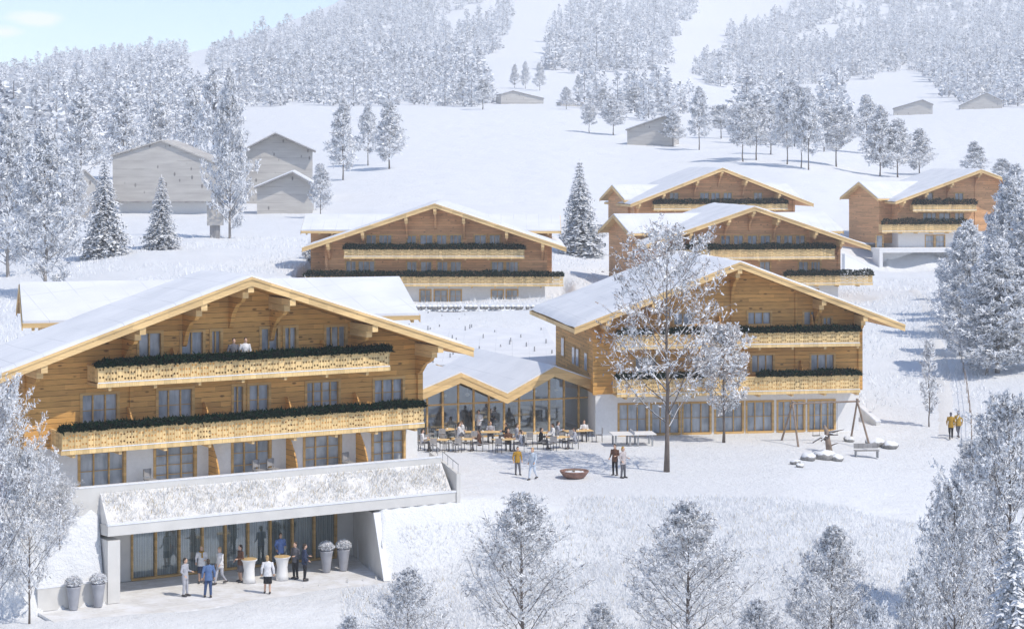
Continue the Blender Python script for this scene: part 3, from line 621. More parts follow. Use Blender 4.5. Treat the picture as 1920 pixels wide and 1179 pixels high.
#PART2
# ------------------------------------------------------------------ sunken banquet terrace under the big chalet
def lroot(name, F, z, label, cat, group=None): return root(name, F.w(0, 0, z), F.t, label, cat, group)
FZ = -2.2
pv = MB(); pv.box(-10.4, 7.2, -5.9, 1.3, -.12, .0)
o = pv.obj('terrace_paving', PAVE); o.location = FA.w(0, 0, FZ-.02); o.rotation_euler = (0, 0, FA.t); tag(o, kind='structure')
bh = lroot('banquet_hall', FA, FZ, 'low concrete banquet hall dug into the slope, with curtained glazing', 'hall')
sl = MB(); sl.prism([(-2.95, 3.02), (1.4, 2.82), (1.4, 3.3), (-2.95, 3.50)], -7.2, 10.75, 0, 'x'); so = sl.obj('roof_slab', CONC, bh)
MB().box(-7.22, 10.77, -2.98, -2.80, 3.49, 3.58).obj('snow_coping', SNOW, so)
MB().prism([(-2.84, 3.48), (.2, 3.3), (.2, 4.78), (-1.79, 4.78)], -7.15, 10.6, 0, 'x').obj('planting_bed', flat('bed_soil', (.76, .75, .74), .9, .12, 3), so)
MB().box(-7.2, -6.62, -2.93, 1.5, .0, 2.81).obj('side_wall', CONC, bh)
def splay(m): m.v = [(x+.31+.248*y, y, z) for x, y, z in m.v]; return m
splay(MB().prism([(-4.95, 0), (1.5, 0), (1.5, 2.81), (-2.94, 2.81)], 6.62, 6.95, 0, 'x')).obj('wing_wall', CONC, bh)
splay(MB().prism([(-5.0, .0), (-4.94, .0), (-2.93, 2.83), (-2.97, 2.9)], 6.60, 6.97, 0, 'x')).obj('snow_coping', SNOW, bh)
MB().box(-6.61, -4.5, 1.32, 1.5, 0, 2.81).obj('rear_wall', CONC, bh); MB().box(6.28, 7.25, 1.32, 1.5, 0, 2.81).obj('rear_wall', CONC, bh)
gx = [-4.47+i*(6.26+4.47)/9 for i in range(10)]
for x in gx: MB().box(x-.05, x+.05, 1.22, 1.40, .10, 2.74).obj('mullion', WFRAME, bh)
MB().box(-4.5, 6.28, 1.21, 1.42, 0, .10).obj('sill', WFRAME, bh); MB().box(-4.5, 6.28, 1.23, 1.42, 2.74, 2.81).obj('head_rail', WFRAME, bh)
for a, b in zip(gx[:-1], gx[1:]): MB().add([(a+.05, 1.36, .1), (b-.05, 1.36, .1), (b-.05, 1.36, 2.74), (a+.05, 1.36, 2.74)], [(0, 1, 2, 3)]).obj('pane', GLASS, bh)
cv = []; 
for i in range(221): x = -4.5+10.78*i/220; cv += [(x, 1.55+.04*math.sin(i*1.3), .04), (x, 1.55+.04*math.sin(i*1.3), 2.8)]
MB().add(cv, [(2*i, 2*i+2, 2*i+3, 2*i+1) for i in range(220)]).obj('curtain', CURT, bh)
o = MB().box(-9.0, 10.6, -1.78, -1.56, 3.3, 5.08).obj('garden_parapet', CONC); o.location = FA.w(0, 0, FZ); o.rotation_euler = (0, 0, FA.t); tag(o, 'long pale parapet wall in front of the ground floor doors of the largest chalet', 'wall')
MB().box(-9.02, 10.62, -1.80, -1.54, 5.08, 5.14).obj('snow_coping', SNOW, o)
o = MB().box(-9.0, 10.6, -1.55, .05, 4.4, 4.6).obj('ground_floor_terrace', PAVE); o.location = FA.w(0, 0, FZ); o.rotation_euler = (0, 0, FA.t); tag(o, kind='structure')
o = MB().prism([(-3.0, 2.6), (-.2, 2.6), (-.2, 5.15), (-3.0, 4.4)], 10.78, 11.0, 0, 'x').obj('stair_wall', CONC); o.location = FA.w(0, 0, FZ); o.rotation_euler = (0, 0, FA.t); tag(o, 'sloping concrete side wall with a railing at the right end of the planted roof', 'wall')
rl_ = MB(); rl_.tube([(10.89, -3.0, 4.85), (10.89, -.3, 5.6)], .022, 5)
for k in range(6): y = -2.95+k*.52; rl_.tube([(10.89, y, 4.38+(y+3)*.268), (10.89, y, 4.86+(y+3)*.278)], .016, 4)
rl_.obj('railing', STEEL, o)
o = MB().box(-10.4, -7.21, -2.86, -2.64, .0, 1.0).obj('low_stone_wall', CONC); o.location = FA.w(0, 0, FZ); o.rotation_euler = (0, 0, FA.t); tag(o, 'low pale wall holding the snow bank behind the two left pots', 'wall')
MB().box(-10.42, -7.2, -2.88, -2.60, 1.0, 1.08).obj('snow_coping', SNOW, o)
def blades(name, X, Y, Zs, hgt, wid, seed, mats, p, lean=.45):
    rs = R(seed); N = len(X); b = np.stack([X, Y, Zs], -1); a = rs.uniform(0, 2*np.pi, N); sdv = np.stack([np.cos(a), np.sin(a), 0*a], -1)*wid
    h = hgt*rs.uniform(.5, 1.3, N); tip = b+np.stack([rs.normal(0, lean, N)*h, rs.normal(0, lean, N)*h, h], -1)
    V = np.concatenate([b-sdv, b+sdv, tip], 0); F_ = np.stack([np.arange(N), np.arange(N)+N, np.arange(N)+2*N], -1)
    return link(name, mesh_np(name, V, F_, mats, rs.choice(len(mats), N, p=p)))
rs = R(5); N = 15000; q = rs.uniform(-7.1, 10.5, N); t_ = rs.uniform(0, 1, N)**.9
keep = (vnoise(q*1.3, t_*3, 9)+rs.uniform(-.25, .25, N) > .25); q = q[keep]; t_ = t_[keep]
o = blades('bed_planting', q, -2.82+t_*1.0, 3.42+t_*1.24, .27, .017, 6, [FROST, FROST2, STRAW, TWIG], [.60, .20, .18, .02]); o.location = FA.w(0, 0, FZ); o.rotation_euler = (0, 0, FA.t); tag(o, kind='stuff')

# ------------------------------------------------------------------ glazed link with the folded roof
pl_ = Vector((-5.39, 128.1)); pr_ = Vector((5.17, 132.7)); PT = math.atan2(pr_.y-pl_.y, pr_.x-pl_.x)
gp = root('glass_pavilion', (pl_.x, pl_.y, 0), PT, 'glazed restaurant link with a folded snowy roof between the two golden chalets', 'pavilion')
zz = [(-4.5, 2.6), (-2.0, 2.9), (1.85, 4.30), (5.05, 2.85), (8.35, 4.42), (11.9, 3.15)]
zat = lambda x: float(np.interp(x, [a for a, b in zz], [b for a, b in zz]))
rf = MB(); sn = MB(); fb = MB(); sk = MB()
for (a, za), (b, zb) in zip(zz[:-1], zz[1:]):
    rf.prism([(a, za-.30), (b, zb-.30), (b, zb-.02), (a, za-.02)], -1.14, 12)
    sn.prism([(a, za-.01), (b, zb-.01), (b, zb+.12), (a, za+.12)], -1.18, 12.02)
    fb.prism([(a, za-.62), (b, zb-.62), (b, zb), (a, za)], -1.20, -1.15); fb.prism([(a, za-.24), (b, zb-.24), (b, zb+.03), (a, za+.03)], -1.24, -1.203)
ro = rf.obj('roof', WTRIM, gp); sn.obj('roof_snow', RSNOW, ro); fb.obj('fascia_board', WTRIM, ro)
for (x, y) in ((2.9, 4.6), (3.35, 7.4)):
    MB().prism([(x-.3, zat(x-.3)+.1), (x+.8, zat(x+.8)+.1), (x+.8, zat(x+.8)+.32), (x-.3, zat(x-.3)+.32)], y, y+.5).obj('skylight', WTRIM, ro)
for i in range(-3, 12):
    x = i*1.06+.02
    if x > 11.6: break
    MB().box(x-.055, x+.055, -.07, .09, 0, zat(x)-.31).obj('mullion', WFRAME, gp)
MB().box(-4.4, 11.6, -.05, .06, 2.18, 2.28).obj('transom', WFRAME, gp); MB().box(-4.4, 11.6, -.08, .10, 0, .12).obj('sill', WFRAME, gp)
gv = [(-4.4, .0, .1)]+[(11.6, .0, .1)]+[(min(a, 11.6), 0, zat(min(a, 11.6))-.31) for a, b in zz[::-1]]
MB().add(gv, [tuple(range(len(gv)))]).obj('pane', GLASS, gp)
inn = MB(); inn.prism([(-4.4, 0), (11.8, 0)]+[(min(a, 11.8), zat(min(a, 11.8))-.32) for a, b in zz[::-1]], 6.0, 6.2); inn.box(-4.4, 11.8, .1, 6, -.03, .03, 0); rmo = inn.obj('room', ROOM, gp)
fu = MB(); rs = R(8)
for i in range(26): x = rs.uniform(-.5, 11); y = rs.uniform(1.4, 5.2); h = rs.uniform(.7, 1.6); fu.box(x, x+rs.uniform(.3, 1.2), y, y+.4, .03, h)
fu.obj('furniture', GREYW, rmo)
for i in range(7):
    q = MB(); x = .8+i*1.6; q.tube([(x, 3, 3.0), (x, 3, 2.5)], .01, 4); q.ell((x, 3, 2.42), (.16, .16, .12)); q.obj('pendant_lamp', WHITEC, rmo)

# low stone wall and sprigs on the snow bank behind the link
def box_stones(name, x0, x1, Y, z0, h, seed, mat):
    rs = R(seed); m = MB(); x = x0
    while x < x1:
        for r in range(3):
            w = rs.uniform(.35, .7); m.ell((x+rs.uniform(-.1, .1), Y+rs.uniform(-.12, .12), z0+h*(r+.5)/3), (w*.55, .3, h/5.2), 7, 5)
        x += .45
    return m.obj(name, mat)
p0 = P(785, 590, 176); p1 = P(1000, 590, 176)
o = box_stones('dry_stone_wall', p0.x, p1.x, 176, p0.z-.3, 1.15, 3, barkm('snowy_stone', (.33, .32, .31))); tag(o, 'low grey dry stone wall topped with snow below the middle chalet', 'wall')

a_, b_, c_, d_ = P(735, 0, 143).x, P(1060, 0, 143).x, P(735, 0, 174).x, P(1008, 0, 174).x
lr = root('low_building', (0, 143, 0), 0, 'low building with a wide dotted snow roof behind the folded roof of the glass link', 'building')
MB().add([(a_+.3, .3, 0), (b_-.3, .3, 0), (d_-.3, 30.7, 0), (c_+.3, 30.7, 0), (a_+.3, .3, 2.9), (b_-.3, .3, 2.9), (d_-.3, 30.7, 4.3), (c_+.3, 30.7, 4.3)], [(0, 3, 2, 1), (4, 5, 6, 7), (0, 1, 5, 4), (1, 2, 6, 5), (2, 3, 7, 6), (3, 0, 4, 7)]).obj('wall', PLASTER, lr)
MB().add([(a_, 0, 2.95), (b_, 0, 2.95), (d_, 31, 4.36), (c_, 31, 4.36), (a_, 0, 3.3), (b_, 0, 3.3), (d_, 31, 4.72), (c_, 31, 4.72)], [(0, 3, 2, 1), (4, 5, 6, 7), (0, 1, 5, 4), (1, 2, 6, 5), (2, 3, 7, 6), (3, 0, 4, 7)]).obj('roof', RSNOW, lr)
vr = R(91)
for i in range(40):
    f = vr.uniform(.03, .97); y = 31*f; x = (a_+(c_-a_)*f)+((b_-a_)+((d_-c_)-(b_-a_))*f)*vr.uniform(.03, .97); z = 3.3+1.42*f
    MB().tube([(x, y, z-.05), (x, y, z+vr.uniform(.16, .36))], [.07, .05], 6).obj('vent', STEEL, lr)

# ------------------------------------------------------------------ carport, small walls, path on the right
cx0, cz = FG.at(3.4, 1649, 468); cx1, _ = FG.at(3.4, 1800, 468); zf = FG.at(3.4, 1652, 514)[1]; cz2 = FG.at(3.4, 1649, 474)[1]
cp = root('white_carport', FG.w(0, 0, FG.zb), FG.t, 'white flat-roofed carport built into the slope below the far right chalet', 'carport')
MB().box(cx0, cx1+3, -3.4, 0, cz2, cz).obj('roof', PLASTER, cp); MB().box(cx0, cx1+3, -3.42, 0, cz+.003, cz+.12).obj('roof_snow', SNOW, cp)
for x in (cx0+.02, cx1-1): MB().box(x, x+.45, -3.38, -.6, zf-1, cz2-.002).obj('side_wall', PLASTER, cp)
b = MB(); front_wall(b, cx0+.5, cx1-1.02, zf-1, lambda x: cz2-.004, [(cx0+2, cx0+5, zf+.1, zf+1.7), (cx0+6, cx0+8.6, zf+.1, zf+1.7)], y=-.58); b.obj('rear_wall', PLASTER, cp)
for a in ((cx0+2, cx0+5, zf+.1, zf+1.7), (cx0+6, cx0+8.6, zf+.1, zf+1.7)): window(cp, a, 3, 1, y=-.50, proud=.6, mat=STEEL)
def wallbox(name, pa, pb, h, th, label, mat=CONC, z0=-1.0):
    d = (pb-pa); L = math.hypot(d.x, d.y); o = root(name, (pa.x, pa.y, pa.z), math.atan2(d.y, d.x), label, 'wall')
    dz = pb.z-pa.z
    MB().prism([(0, z0), (L, z0+dz), (L, h[1]+dz), (0, h[0])], 0, th).obj('wall_body', mat, o)
    MB().prism([(-.02, h[0]), (L+.02, h[1]+dz), (L+.02, h[1]+dz+.08), (-.02, h[0]+.08)], -.03, th+.03).obj('snow_coping', SNOW, o); return o
wallbox('retaining_wall', hit(1612, 786), hit(1643, 800), (.75, .25), .3, 'short wedge of concrete retaining wall at the right foot of the restaurant chalet')
wallbox('retaining_wall', hit(1584, 512), hit(1640, 512)+Vector((0, 3, 0)), (2.2, .6), .4, 'white retaining wall sloping down between the right chalets', PLASTER)
pts = [hit(1775, 838), hit(1776, 800), hit(1772, 745), hit(1765, 690), hit(1756, 640), hit(1745, 590), hit(1730, 560), hit(1700, 535)]
vs = []; m = 60; sampled = []
for i in range(m+1):
    t = i/m*(len(pts)-1); k = min(int(t), len(pts)-2); p = pts[k].lerp(pts[k+1], t-k); sampled.append(p)
for p in sampled:
    for w in (-.9, -.3, .3, .9): x = p.x+w; vs.append((x, p.y, hz(x, p.y)+(.04 if abs(w) < .5 and 2 < sampled.index(p) < m-2 else -.06)))
fs = [(i*4+j, i*4+j+1, i*4+j+5, i*4+j+4) for i in range(m) for j in range(3)]
o = MB().add(vs, fs).obj('path', snow_mat('trodden_snow', (.78, .775, .77), bs=.5, fine=3), smooth=True); tag(o, kind='structure')
fe = root('rail_fence', (sampled[0].x+1.6, sampled[0].y, hz(sampled[0].x+1.6, sampled[0].y)), 0, 'thin post and rail fence running up along the snowy path on the right', 'fence')
fl = fe.location; rail = []
for i in range(0, m-6, 3):
    p = sampled[i]; x = p.x+1.6; z = hz(x, p.y)
    MB().tube([(x-fl.x, p.y-fl.y, z-fl.z-.2), (x-fl.x, p.y-fl.y, z-fl.z+.9)], .03, 5).obj('post', DWOOD, fe); rail.append((x-fl.x, p.y-fl.y, z-fl.z+.9))
MB().tube(rail, .014, 5).obj('rail', DWOOD, fe); MB().tube([(a, b, c-.4) for a, b, c in rail], .014, 5).obj('rail', DWOOD, fe)

# ------------------------------------------------------------------ old barns on the slope
def barn(name, ap, Y, l, r, bot, depth, deg, label, roofm=GREYW, wall=WEATH, ov=.9, side=.6, snow=True, jetty=None, doors=()):
    a = P(*ap, Y); L_ = P(*l, Y); R_2 = P(*r, Y); zb = P(0, bot, Y).z; o = root(name, (a.x, a.y, zb), math.radians(deg), label, 'barn' if 'barn' in name else 'house')
    wl = (a.x-L_.x)-side; wr = (R_2.x-a.x)-side; H = a.z-zb; sl1 = (a.z-L_.z)/(a.x-L_.x); sl2 = (a.z-R_2.z)/(R_2.x-a.x)
    b = MB(); y0 = ov
    b.prism([(-wl, 0 if not jetty else 0), (wr, 0), (wr, H-sl2*wr-.25), (0, H-.25), (-wl, H-sl1*wl-.25)], y0, y0+depth); b.obj('wall', wall, o)
    if jetty:
        MB().box(-wl+.6, wr-.6, y0+jetty[1], y0+depth-.5, -jetty[0]-2, -.003).obj('ground_floor', PLASTER, o)
        MB().box(-wl-.1, wr+.1, y0-.06, y0+.3, -.2, -.004).obj('beam', WTRIM if False else GREYW, o)
    else: MB().box(-wl+.05, wr-.05, y0+.05, y0+depth-.05, -3, -.003).obj('footing', STONE, o)
    rf = MB()
    for sg, ww, s_ in ((-1, wl+side, sl1), (1, wr+side, sl2)):
        rf.prism([(sg*ww, H-s_*ww-.22), (0, H-.22), (0, H), (sg*ww, H-s_*ww)][::-sg], 0, depth+ov*2)
    ro = rf.obj('roof', roofm, o)
    if snow:
        sn = MB()
        for sg, ww, s_ in ((-1, wl+side, sl1), (1, wr+side, sl2)): sn.prism([(sg*(ww-.05), H-s_*(ww-.05)+.005), (0, H+.005), (0, H+.2), (sg*(ww-.05), H-s_*(ww-.05)+.2)][::-sg], .12, depth+ov*2-.1)
        sn.obj('roof_snow', RSNOW, ro)
    for (x0, x1, z0, z1) in doors:
        d = MB().box(x0, x1, y0-.05, y0-.003, z0, z1).obj('door', GREYW, o)
    return o
barn('weathered_farmhouse', (302, 262), 290, (207, 291), (402, 303), 378, 14, 0, 'large pale shingled farmhouse gable behind the two small spruces', ov=.35, side=.25, jetty=(2.0, 1.5), roofm=WEATH, snow=False)
barn('weathered_barn', (516, 249), 310, (455, 281), (592, 283), 395, 13, 6, 'tall weathered barn, the higher and farther of the two right of the farmhouse', ov=1.5, side=.5)
barn('weathered_barn', (548, 322), 285, (476, 352), (590, 346), 412, 8, 4, 'smaller weathered barn standing in front of the taller one', ov=1.3, side=.4)
barn('garden_shed', (160, 318), 282, (118, 350), (196, 352), 376, 6, 14, 'small pale shed at the left corner of the shingled farmhouse', ov=.3, side=.2, roofm=WEATH, snow=False)
hb = hit(404, 446); hs = root('timber_kiosk', (hb.x, hb.y, hb.z-.2), .1, 'tiny shingled hut on a narrow grey base in front of the farmhouse', 'hut')
k = hb.y/FPX; MB().box(-10*k, 8*k, -.7, 1.2, 0, 26*k).obj('base', GREYW, hs); MB().box(-15*k, 14*k, -1, 1.6, 26*k+.003, 62*k).obj('cabin', WEATH, hs); MB().prism([(-17*k, 62*k), (16*k, 62*k), (0, 72*k)], -1.2, 1.8).obj('roof', GREYW, hs)
y_ = hit(1208, 276).y; barn('weathered_barn', (1246, 217), y_, (1171, 243), (1262, 226), 274, 10, -14, 'lone grey barn on the upper meadow among bare trees', ov=1.0, side=.3)
y_ = hit(990, 195).y; barn('distant_house', (962, 170), y_, (938, 177), (1022, 184), 193, 12, 10, 'long low snow-covered house at the top edge of the meadow', ov=.5, side=.3)
y_ = hit(1075, 200).y; barn('distant_house', (1072, 185), y_, (1050, 192), (1098, 194), 203, 8, 10, 'tiny snow-covered house right of the long one on the meadow edge', ov=.5, side=.3)
y_ = hit(1712, 216).y; barn('distant_house', (1730, 187), y_, (1675, 203), (1750, 196), 217, 10, -10, 'low snowy house at the upper right edge of the meadow, left of its neighbour', ov=.6, side=.3)
y_ = hit(1840, 205).y; barn('distant_house', (1850, 174), y_, (1800, 198), (1880, 189), 206, 10, -10, 'gabled snowy house below the upper right wood, rightmost of all', ov=.6, side=.3)

# ------------------------------------------------------------------ trees
def unit(v): return v/np.maximum(np.linalg.norm(v, axis=-1, keepdims=True), 1e-9)
def quads(Pc, D, L, Wd, rs, taper=.5):
    S = unit(np.cross(D, rs.normal(0, 1, D.shape)))*np.asarray(Wd)[..., None]*.5; E = Pc+D*np.asarray(L)[..., None]; n = len(Pc)
    V = np.stack([Pc-S, Pc+S, E+S*taper, E-S*taper], 1).reshape(-1, 3); return V, np.arange(4*n).reshape(n, 4)
def frosted(seed, H, Rc, t0, prim=34, sec=6, ter=4, fl=5, fs=.16, shape='cone', mix=(.55, .25, .2), bark=None, lean=.5, prof=None, frost=(None, None, None), trunk_r=None, wig=.05, smul=1.0):
    """trunk + limbs mesh and a crown of rime-covered twigs"""
    rs = R(seed); tb = MB(); tr = trunk_r or H*.017
    tp = [Vector((rs.normal(0, wig)*(i > 0)*H/10, rs.normal(0, wig)*(i > 0)*H/10, H*i/8)) for i in range(9)]
    tb.tube(tp, [tr*1.25]+[tr*(1-.88*i/8) for i in range(1, 9)], 8)
    tat = lambda t: tp[min(int(t*8), 7)].lerp(tp[min(int(t*8), 7)+1], t*8-min(int(t*8), 7))
    def pr(t):
        u = (t-t0)/(1-t0)
        if prof: return float(np.interp(u, [a for a, b in prof], [b for a, b in prof]))
        if shape == 'cone': return max(.10, min(1, u*6+.45)*(1-u)**.72)
        if shape == 'round': return max(.15, math.sin(math.pi*min(.97, .12+u*.86))**.6)
        return max(.12, (1-u)**.5)
    TP, TD, TL = [], [], []
    for i in range(prim):
        t = t0+(1-t0)*((i+.5)/prim)**.92*.99; az = i*2.39996+rs.uniform(-.3, .3); L = Rc*pr(t)*rs.uniform(.75, 1.12)
        up = lean*rs.uniform(.7, 1.3)+(.5*(t-t0)/(1-t0)); p = tat(t); pts = [p]; d = Vector((math.cos(az), math.sin(az), up)).normalized(); cur = p
        for k in range(5):
            d = (d+Vector((rs.normal(0, .13), rs.normal(0, .13), .07+rs.normal(0, .06)))).normalized(); cur = cur+d*(L/5); pts.append(cur)
        r0 = tr*.42*(1-.6*t)*(L/Rc)**.5; tb.tube(pts, [r0*(1-.8*k/5) for k in range(6)], 5, caps=False)
        for j in range(sec):
            f = .22+.78*(j+rs.uniform(0, 1))/sec; k = min(int(f*5), 4); q = pts[k].lerp(pts[k+1], f*5-k); dd = (pts[k+1]-pts[k]).normalized()
            sdv = dd.cross(Vector((0, 0, 1))).normalized()*(1 if j % 2 else -1); e = (dd*.55+sdv*rs.uniform(.5, 1)+Vector((0, 0, rs.uniform(-.35, .6)))).normalized()
            l2 = L*.46*(1.15-f*.6)*rs.uniform(.7, 1.2); q1 = q+e*l2*.5; e2 = (e+Vector((rs.normal(0, .2), rs.normal(0, .2), .15))).normalized(); q2 = q1+e2*l2*.5
            tb.tube([q, q1, q2], [r0*.33, r0*.22, r0*.1], 3, caps=False)
            for g in range(ter):
                a = rs.uniform(.15, 1); s0 = q.lerp(q1, a*2) if a < .5 else q1.lerp(q2, a*2-1)
                w_ = (e2*.6+Vector(rs.normal(0, .55, 3))+Vector((0, 0, .15))).normalized(); TP.append(s0); TD.append(w_); TL.append(l2*.42*rs.uniform(.6, 1.3))
        TP.append(pts[-1]); TD.append(d); TL.append(L*.12)
    TP = np.array(TP); TD = np.array(TD); TL = np.array(TL); n = len(TP)
    V0, F0 = quads(TP, TD, TL, np.full(n, fs*.22*smul), rs, .4)
    a = rs.uniform(.1, 1.05, (n, fl)); Pc = (TP[:, None]+TD[:, None]*(a*TL[:, None])[..., None]+rs.normal(0, fs*.28, (n, fl, 3))).reshape(-1, 3)
    D = unit(np.repeat(TD, fl, 0)*.5+rs.normal(0, .7, Pc.shape)+np.array([0, 0, .12])); l = fs*rs.uniform(.5, 1.5, len(Pc)); V1, F1 = quads(Pc, D, l, l*rs.uniform(.25, .6, len(Pc))*smul, rs)
    mi = np.concatenate([rs.choice(3, n, p=(.3, .2, .5)), rs.choice(3, len(Pc), p=mix)])
    m0, m1, m2 = frost
    crown = mesh_np('crown', np.concatenate([V0, V1]), np.concatenate([F0, F1+len(V0)]), [m0 or FROST, m1 or FROST2, m2 or TWIG], mi)
    trunk = tb.mesh('trunk', [bark or BARK], True); return trunk, crown
def spruce(seed, H, Rc, n=30):
    rs = R(seed); tb = MB().tube([(0, 0, -.5), (0, 0, H*.5), (0, 0, H)], [H*.018, H*.012, .02], 7); Pn, Dn, Ln, Wn, Mn = [], [], [], [], []
    for i in range(n):
        t = (i+.3)/n; z = H*(.06+.92*t); r = Rc*(1-t)**.85*rs.uniform(.85, 1.1)+.12; nb = int(14-7*t)
        for b in range(nb):
            az = 2*math.pi*(b+rs.uniform(-.3, .3))/nb+i*1.3; L = r*rs.uniform(.8, 1.12); dr = rs.uniform(.22, .42)
            for k in range(7):
                f = (k+.4)/7; x = L*f; zc = z-dr*L*f*f*1.3+.08*L; wd = (L*.22+.10)*(1-abs(f-.45)*.9)
                base = np.array([math.cos(az)*x, math.sin(az)*x, zc])
                for sgn in (-1, 1):
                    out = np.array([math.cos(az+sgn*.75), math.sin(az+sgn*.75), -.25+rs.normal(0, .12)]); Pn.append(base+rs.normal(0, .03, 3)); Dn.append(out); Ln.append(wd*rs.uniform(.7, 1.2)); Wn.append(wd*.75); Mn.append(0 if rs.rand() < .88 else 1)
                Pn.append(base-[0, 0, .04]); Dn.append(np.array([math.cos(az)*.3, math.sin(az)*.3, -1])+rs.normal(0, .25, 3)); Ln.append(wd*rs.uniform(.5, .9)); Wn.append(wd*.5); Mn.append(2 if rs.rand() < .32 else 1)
    Pn = np.array(Pn); Dn = unit(np.array(Dn)); N = len(Pn)
    az = np.arctan2(Dn[:, 1], Dn[:, 0]); S = np.stack([-np.sin(az), np.cos(az), rs.normal(0, .2, N)], -1)*np.array(Wn)[:, None]*.5; E = Pn+Dn*np.array(Ln)[:, None]
    V = np.stack([Pn-S, Pn+S, E+S*.35, E-S*.35], 1).reshape(-1, 3)
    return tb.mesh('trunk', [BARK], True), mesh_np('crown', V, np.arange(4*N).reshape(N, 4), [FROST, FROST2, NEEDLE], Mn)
def far_tree(seed, n=170, wid=.19, t0=.08, fs=.085):
    """unit-height frosted conifer for the woods"""
    rs = R(seed); t = rs.uniform(0, 1, n)**1.25; z = t0+(1-t0)*t; bulge = 1+.3*np.sin(z*17+seed)+.2*np.sin(z*41)
    r = wid*np.minimum(1, (1-t)**.62*1.1)*bulge*np.sqrt(rs.uniform(.25, 1, n))+.006; a = rs.uniform(0, 2*np.pi, n)
    Pc = np.stack([r*np.cos(a), r*np.sin(a), z*.97], -1); D = unit(np.stack([np.cos(a), np.sin(a), rs.uniform(-.5, .7, n)], -1)+rs.normal(0, .45, (n, 3)))
    l = fs*rs.uniform(.6, 1.35, n)*(1.1-.45*t); V, F_ = quads(Pc-D*l[:, None]*.5, D, l, l*.75, rs, .45)
    tv = []; k = 4
    for zz_, rr in ((-.05, .012), (.9, .004)):
        for j in range(4): tv.append((rr*math.cos(j*1.57), rr*math.sin(j*1.57), zz_))
    tf = [(j, (j+1) % 4, 4+(j+1) % 4, 4+j) for j in range(4)]
    return np.concatenate([V, tv]), np.concatenate([F_, np.array(tf)+len(V)]), np.concatenate([rs.choice(3, n, p=(.43, .35, .22)), [3]*4])
def plant(name, meshes, px, Y, H0, H, Wr, label, rz, group=None, z=None, cat='tree'):
    X = (px-960)*Y/FPX; o = root(name, (X, Y, (hz(X, Y) if z is None else z)-.15), rz, label, cat, group)
    s = H/H0; o.scale = (s*Wr, s*Wr, s); link('trunk', meshes[0], o); link('crown', meshes[1], o); return o
# near, detailed frosted trees along the bottom and at the sides
nearv = [frosted(100+i, 9.0, 4.0, .12, prim=52, sec=9, ter=7, fl=5, fs=.12, shape='cone', mix=(.66, .20, .14), lean=.72, trunk_r=.10, smul=.8, prof=[(0, .8), (.15, 1), (.4, .86), (.62, .58), (.85, .27), (1, .06)]) for i in range(3)]
nearT = ['wide frosted tree at the bottom edge, tallest between the wing wall and the fire bowl', 'frosted tree at the bottom edge right of centre with bare forked top', 'frosted tree at the bottom edge, rightmost of the three separate ones', 'low pale frosted tree at the bottom edge just right of the banquet hall',
  'short frosted bush-like tree in the gap between the first two bottom trees', 'short frosted tree in the gap between the second and third bottom trees']
for i, (px, Y, top, w, v) in enumerate([(978, 84, 925, 250, 0), (1290, 84, 940, 270, 1), (1560, 82, 985, 225, 2), (765, 80, 1062, 190, 1), (1130, 78, 1128, 190, 2), (1425, 78, 1120, 190, 0), (655, 76, 1150, 140, 2)]):
    X = (px-960)*Y/FPX; zb = hz(X, Y); H = CAMZ-(top-HOR)*Y/FPX-zb; plant('frosted_tree', nearv[v], px, Y, 9.0, H, (w*Y/FPX)/(6.2*H/9.0), (nearT+['lowest frosted treetop on the bottom edge below the pots beside the wing wall'])[i], i*1.7)
ladn = spruce(33, 12.5, 4.4, 40)
bigv = [frosted(120+i, 12.5, 4.4, .06, prim=60, sec=9, ter=6, fl=8, fs=.135, shape='cone', mix=(.70, .20, .10), lean=.6, trunk_r=.14, prof=[(0, .85), (.3, 1), (.6, .8), (.85, .48), (1, .12)]) for i in range(2)]
for i, (px, Y, top, w, t) in enumerate([(1893, 84, 752, 330, 'large frosted tree at the lower right edge, reaching highest there'), (1790, 80, 905, 240, 'frosted tree leaning into the open slope at lower right, in front of the large one'), (1905, 72, 950, 330, 'white snow-laden tree in the bottom right corner'), (1718, 72, 1075, 190, 'low frosted tree at the bottom left of the lower right thicket'),
       (1828, 92, 830, 230, 'frosted tree just below the two walkers on the path'), (1640, 70, 1135, 170, 'small frosted treetop peeping over the bottom edge beside the lower right thicket')]):
    X = (px-960)*Y/FPX; zb = hz(X, Y); H = CAMZ-(top-HOR)*Y/FPX-zb; plant('frosted_tree', bigv[i % 2] if i != 2 else ladn, px, Y, 12.5, H, (w*Y/FPX)/(9.2*H/12.5)*(1 if i != 2 else 1.1), t, i*2.1+.4, 'frosted thicket at the lower right')
lefv = frosted(140, 8.5, 3.9, .12, prim=46, sec=8, ter=6, fl=7, fs=.115, shape='round', mix=(.76, .16, .08), lean=.6, trunk_r=.08, smul=.9)
for i, (px, Y, top, w, t) in enumerate([(-16, 92, 715, 105, 'snowy tree covering the left corner of the largest chalet'), (-5, 87, 760, 230, 'frosted bush at the left edge below the first roof corner'), (55, 87.5, 865, 190, 'bare-twigged frosted bush on the bank left of the banquet hall'), (112, 90.5, 905, 110, 'small frosted bush close to the leftmost ground floor door')]):
    X = (px-960)*Y/FPX; zb = hz(X, Y); H = CAMZ-(top-HOR)*Y/FPX-zb; plant('frosted_bush' if i else 'frosted_tree', lefv, px, Y, 8.5, H, (w*Y/FPX)/(7.8*H/8.5), t, i*1.3+.2, None, cat='tree' if not i else 'bush')
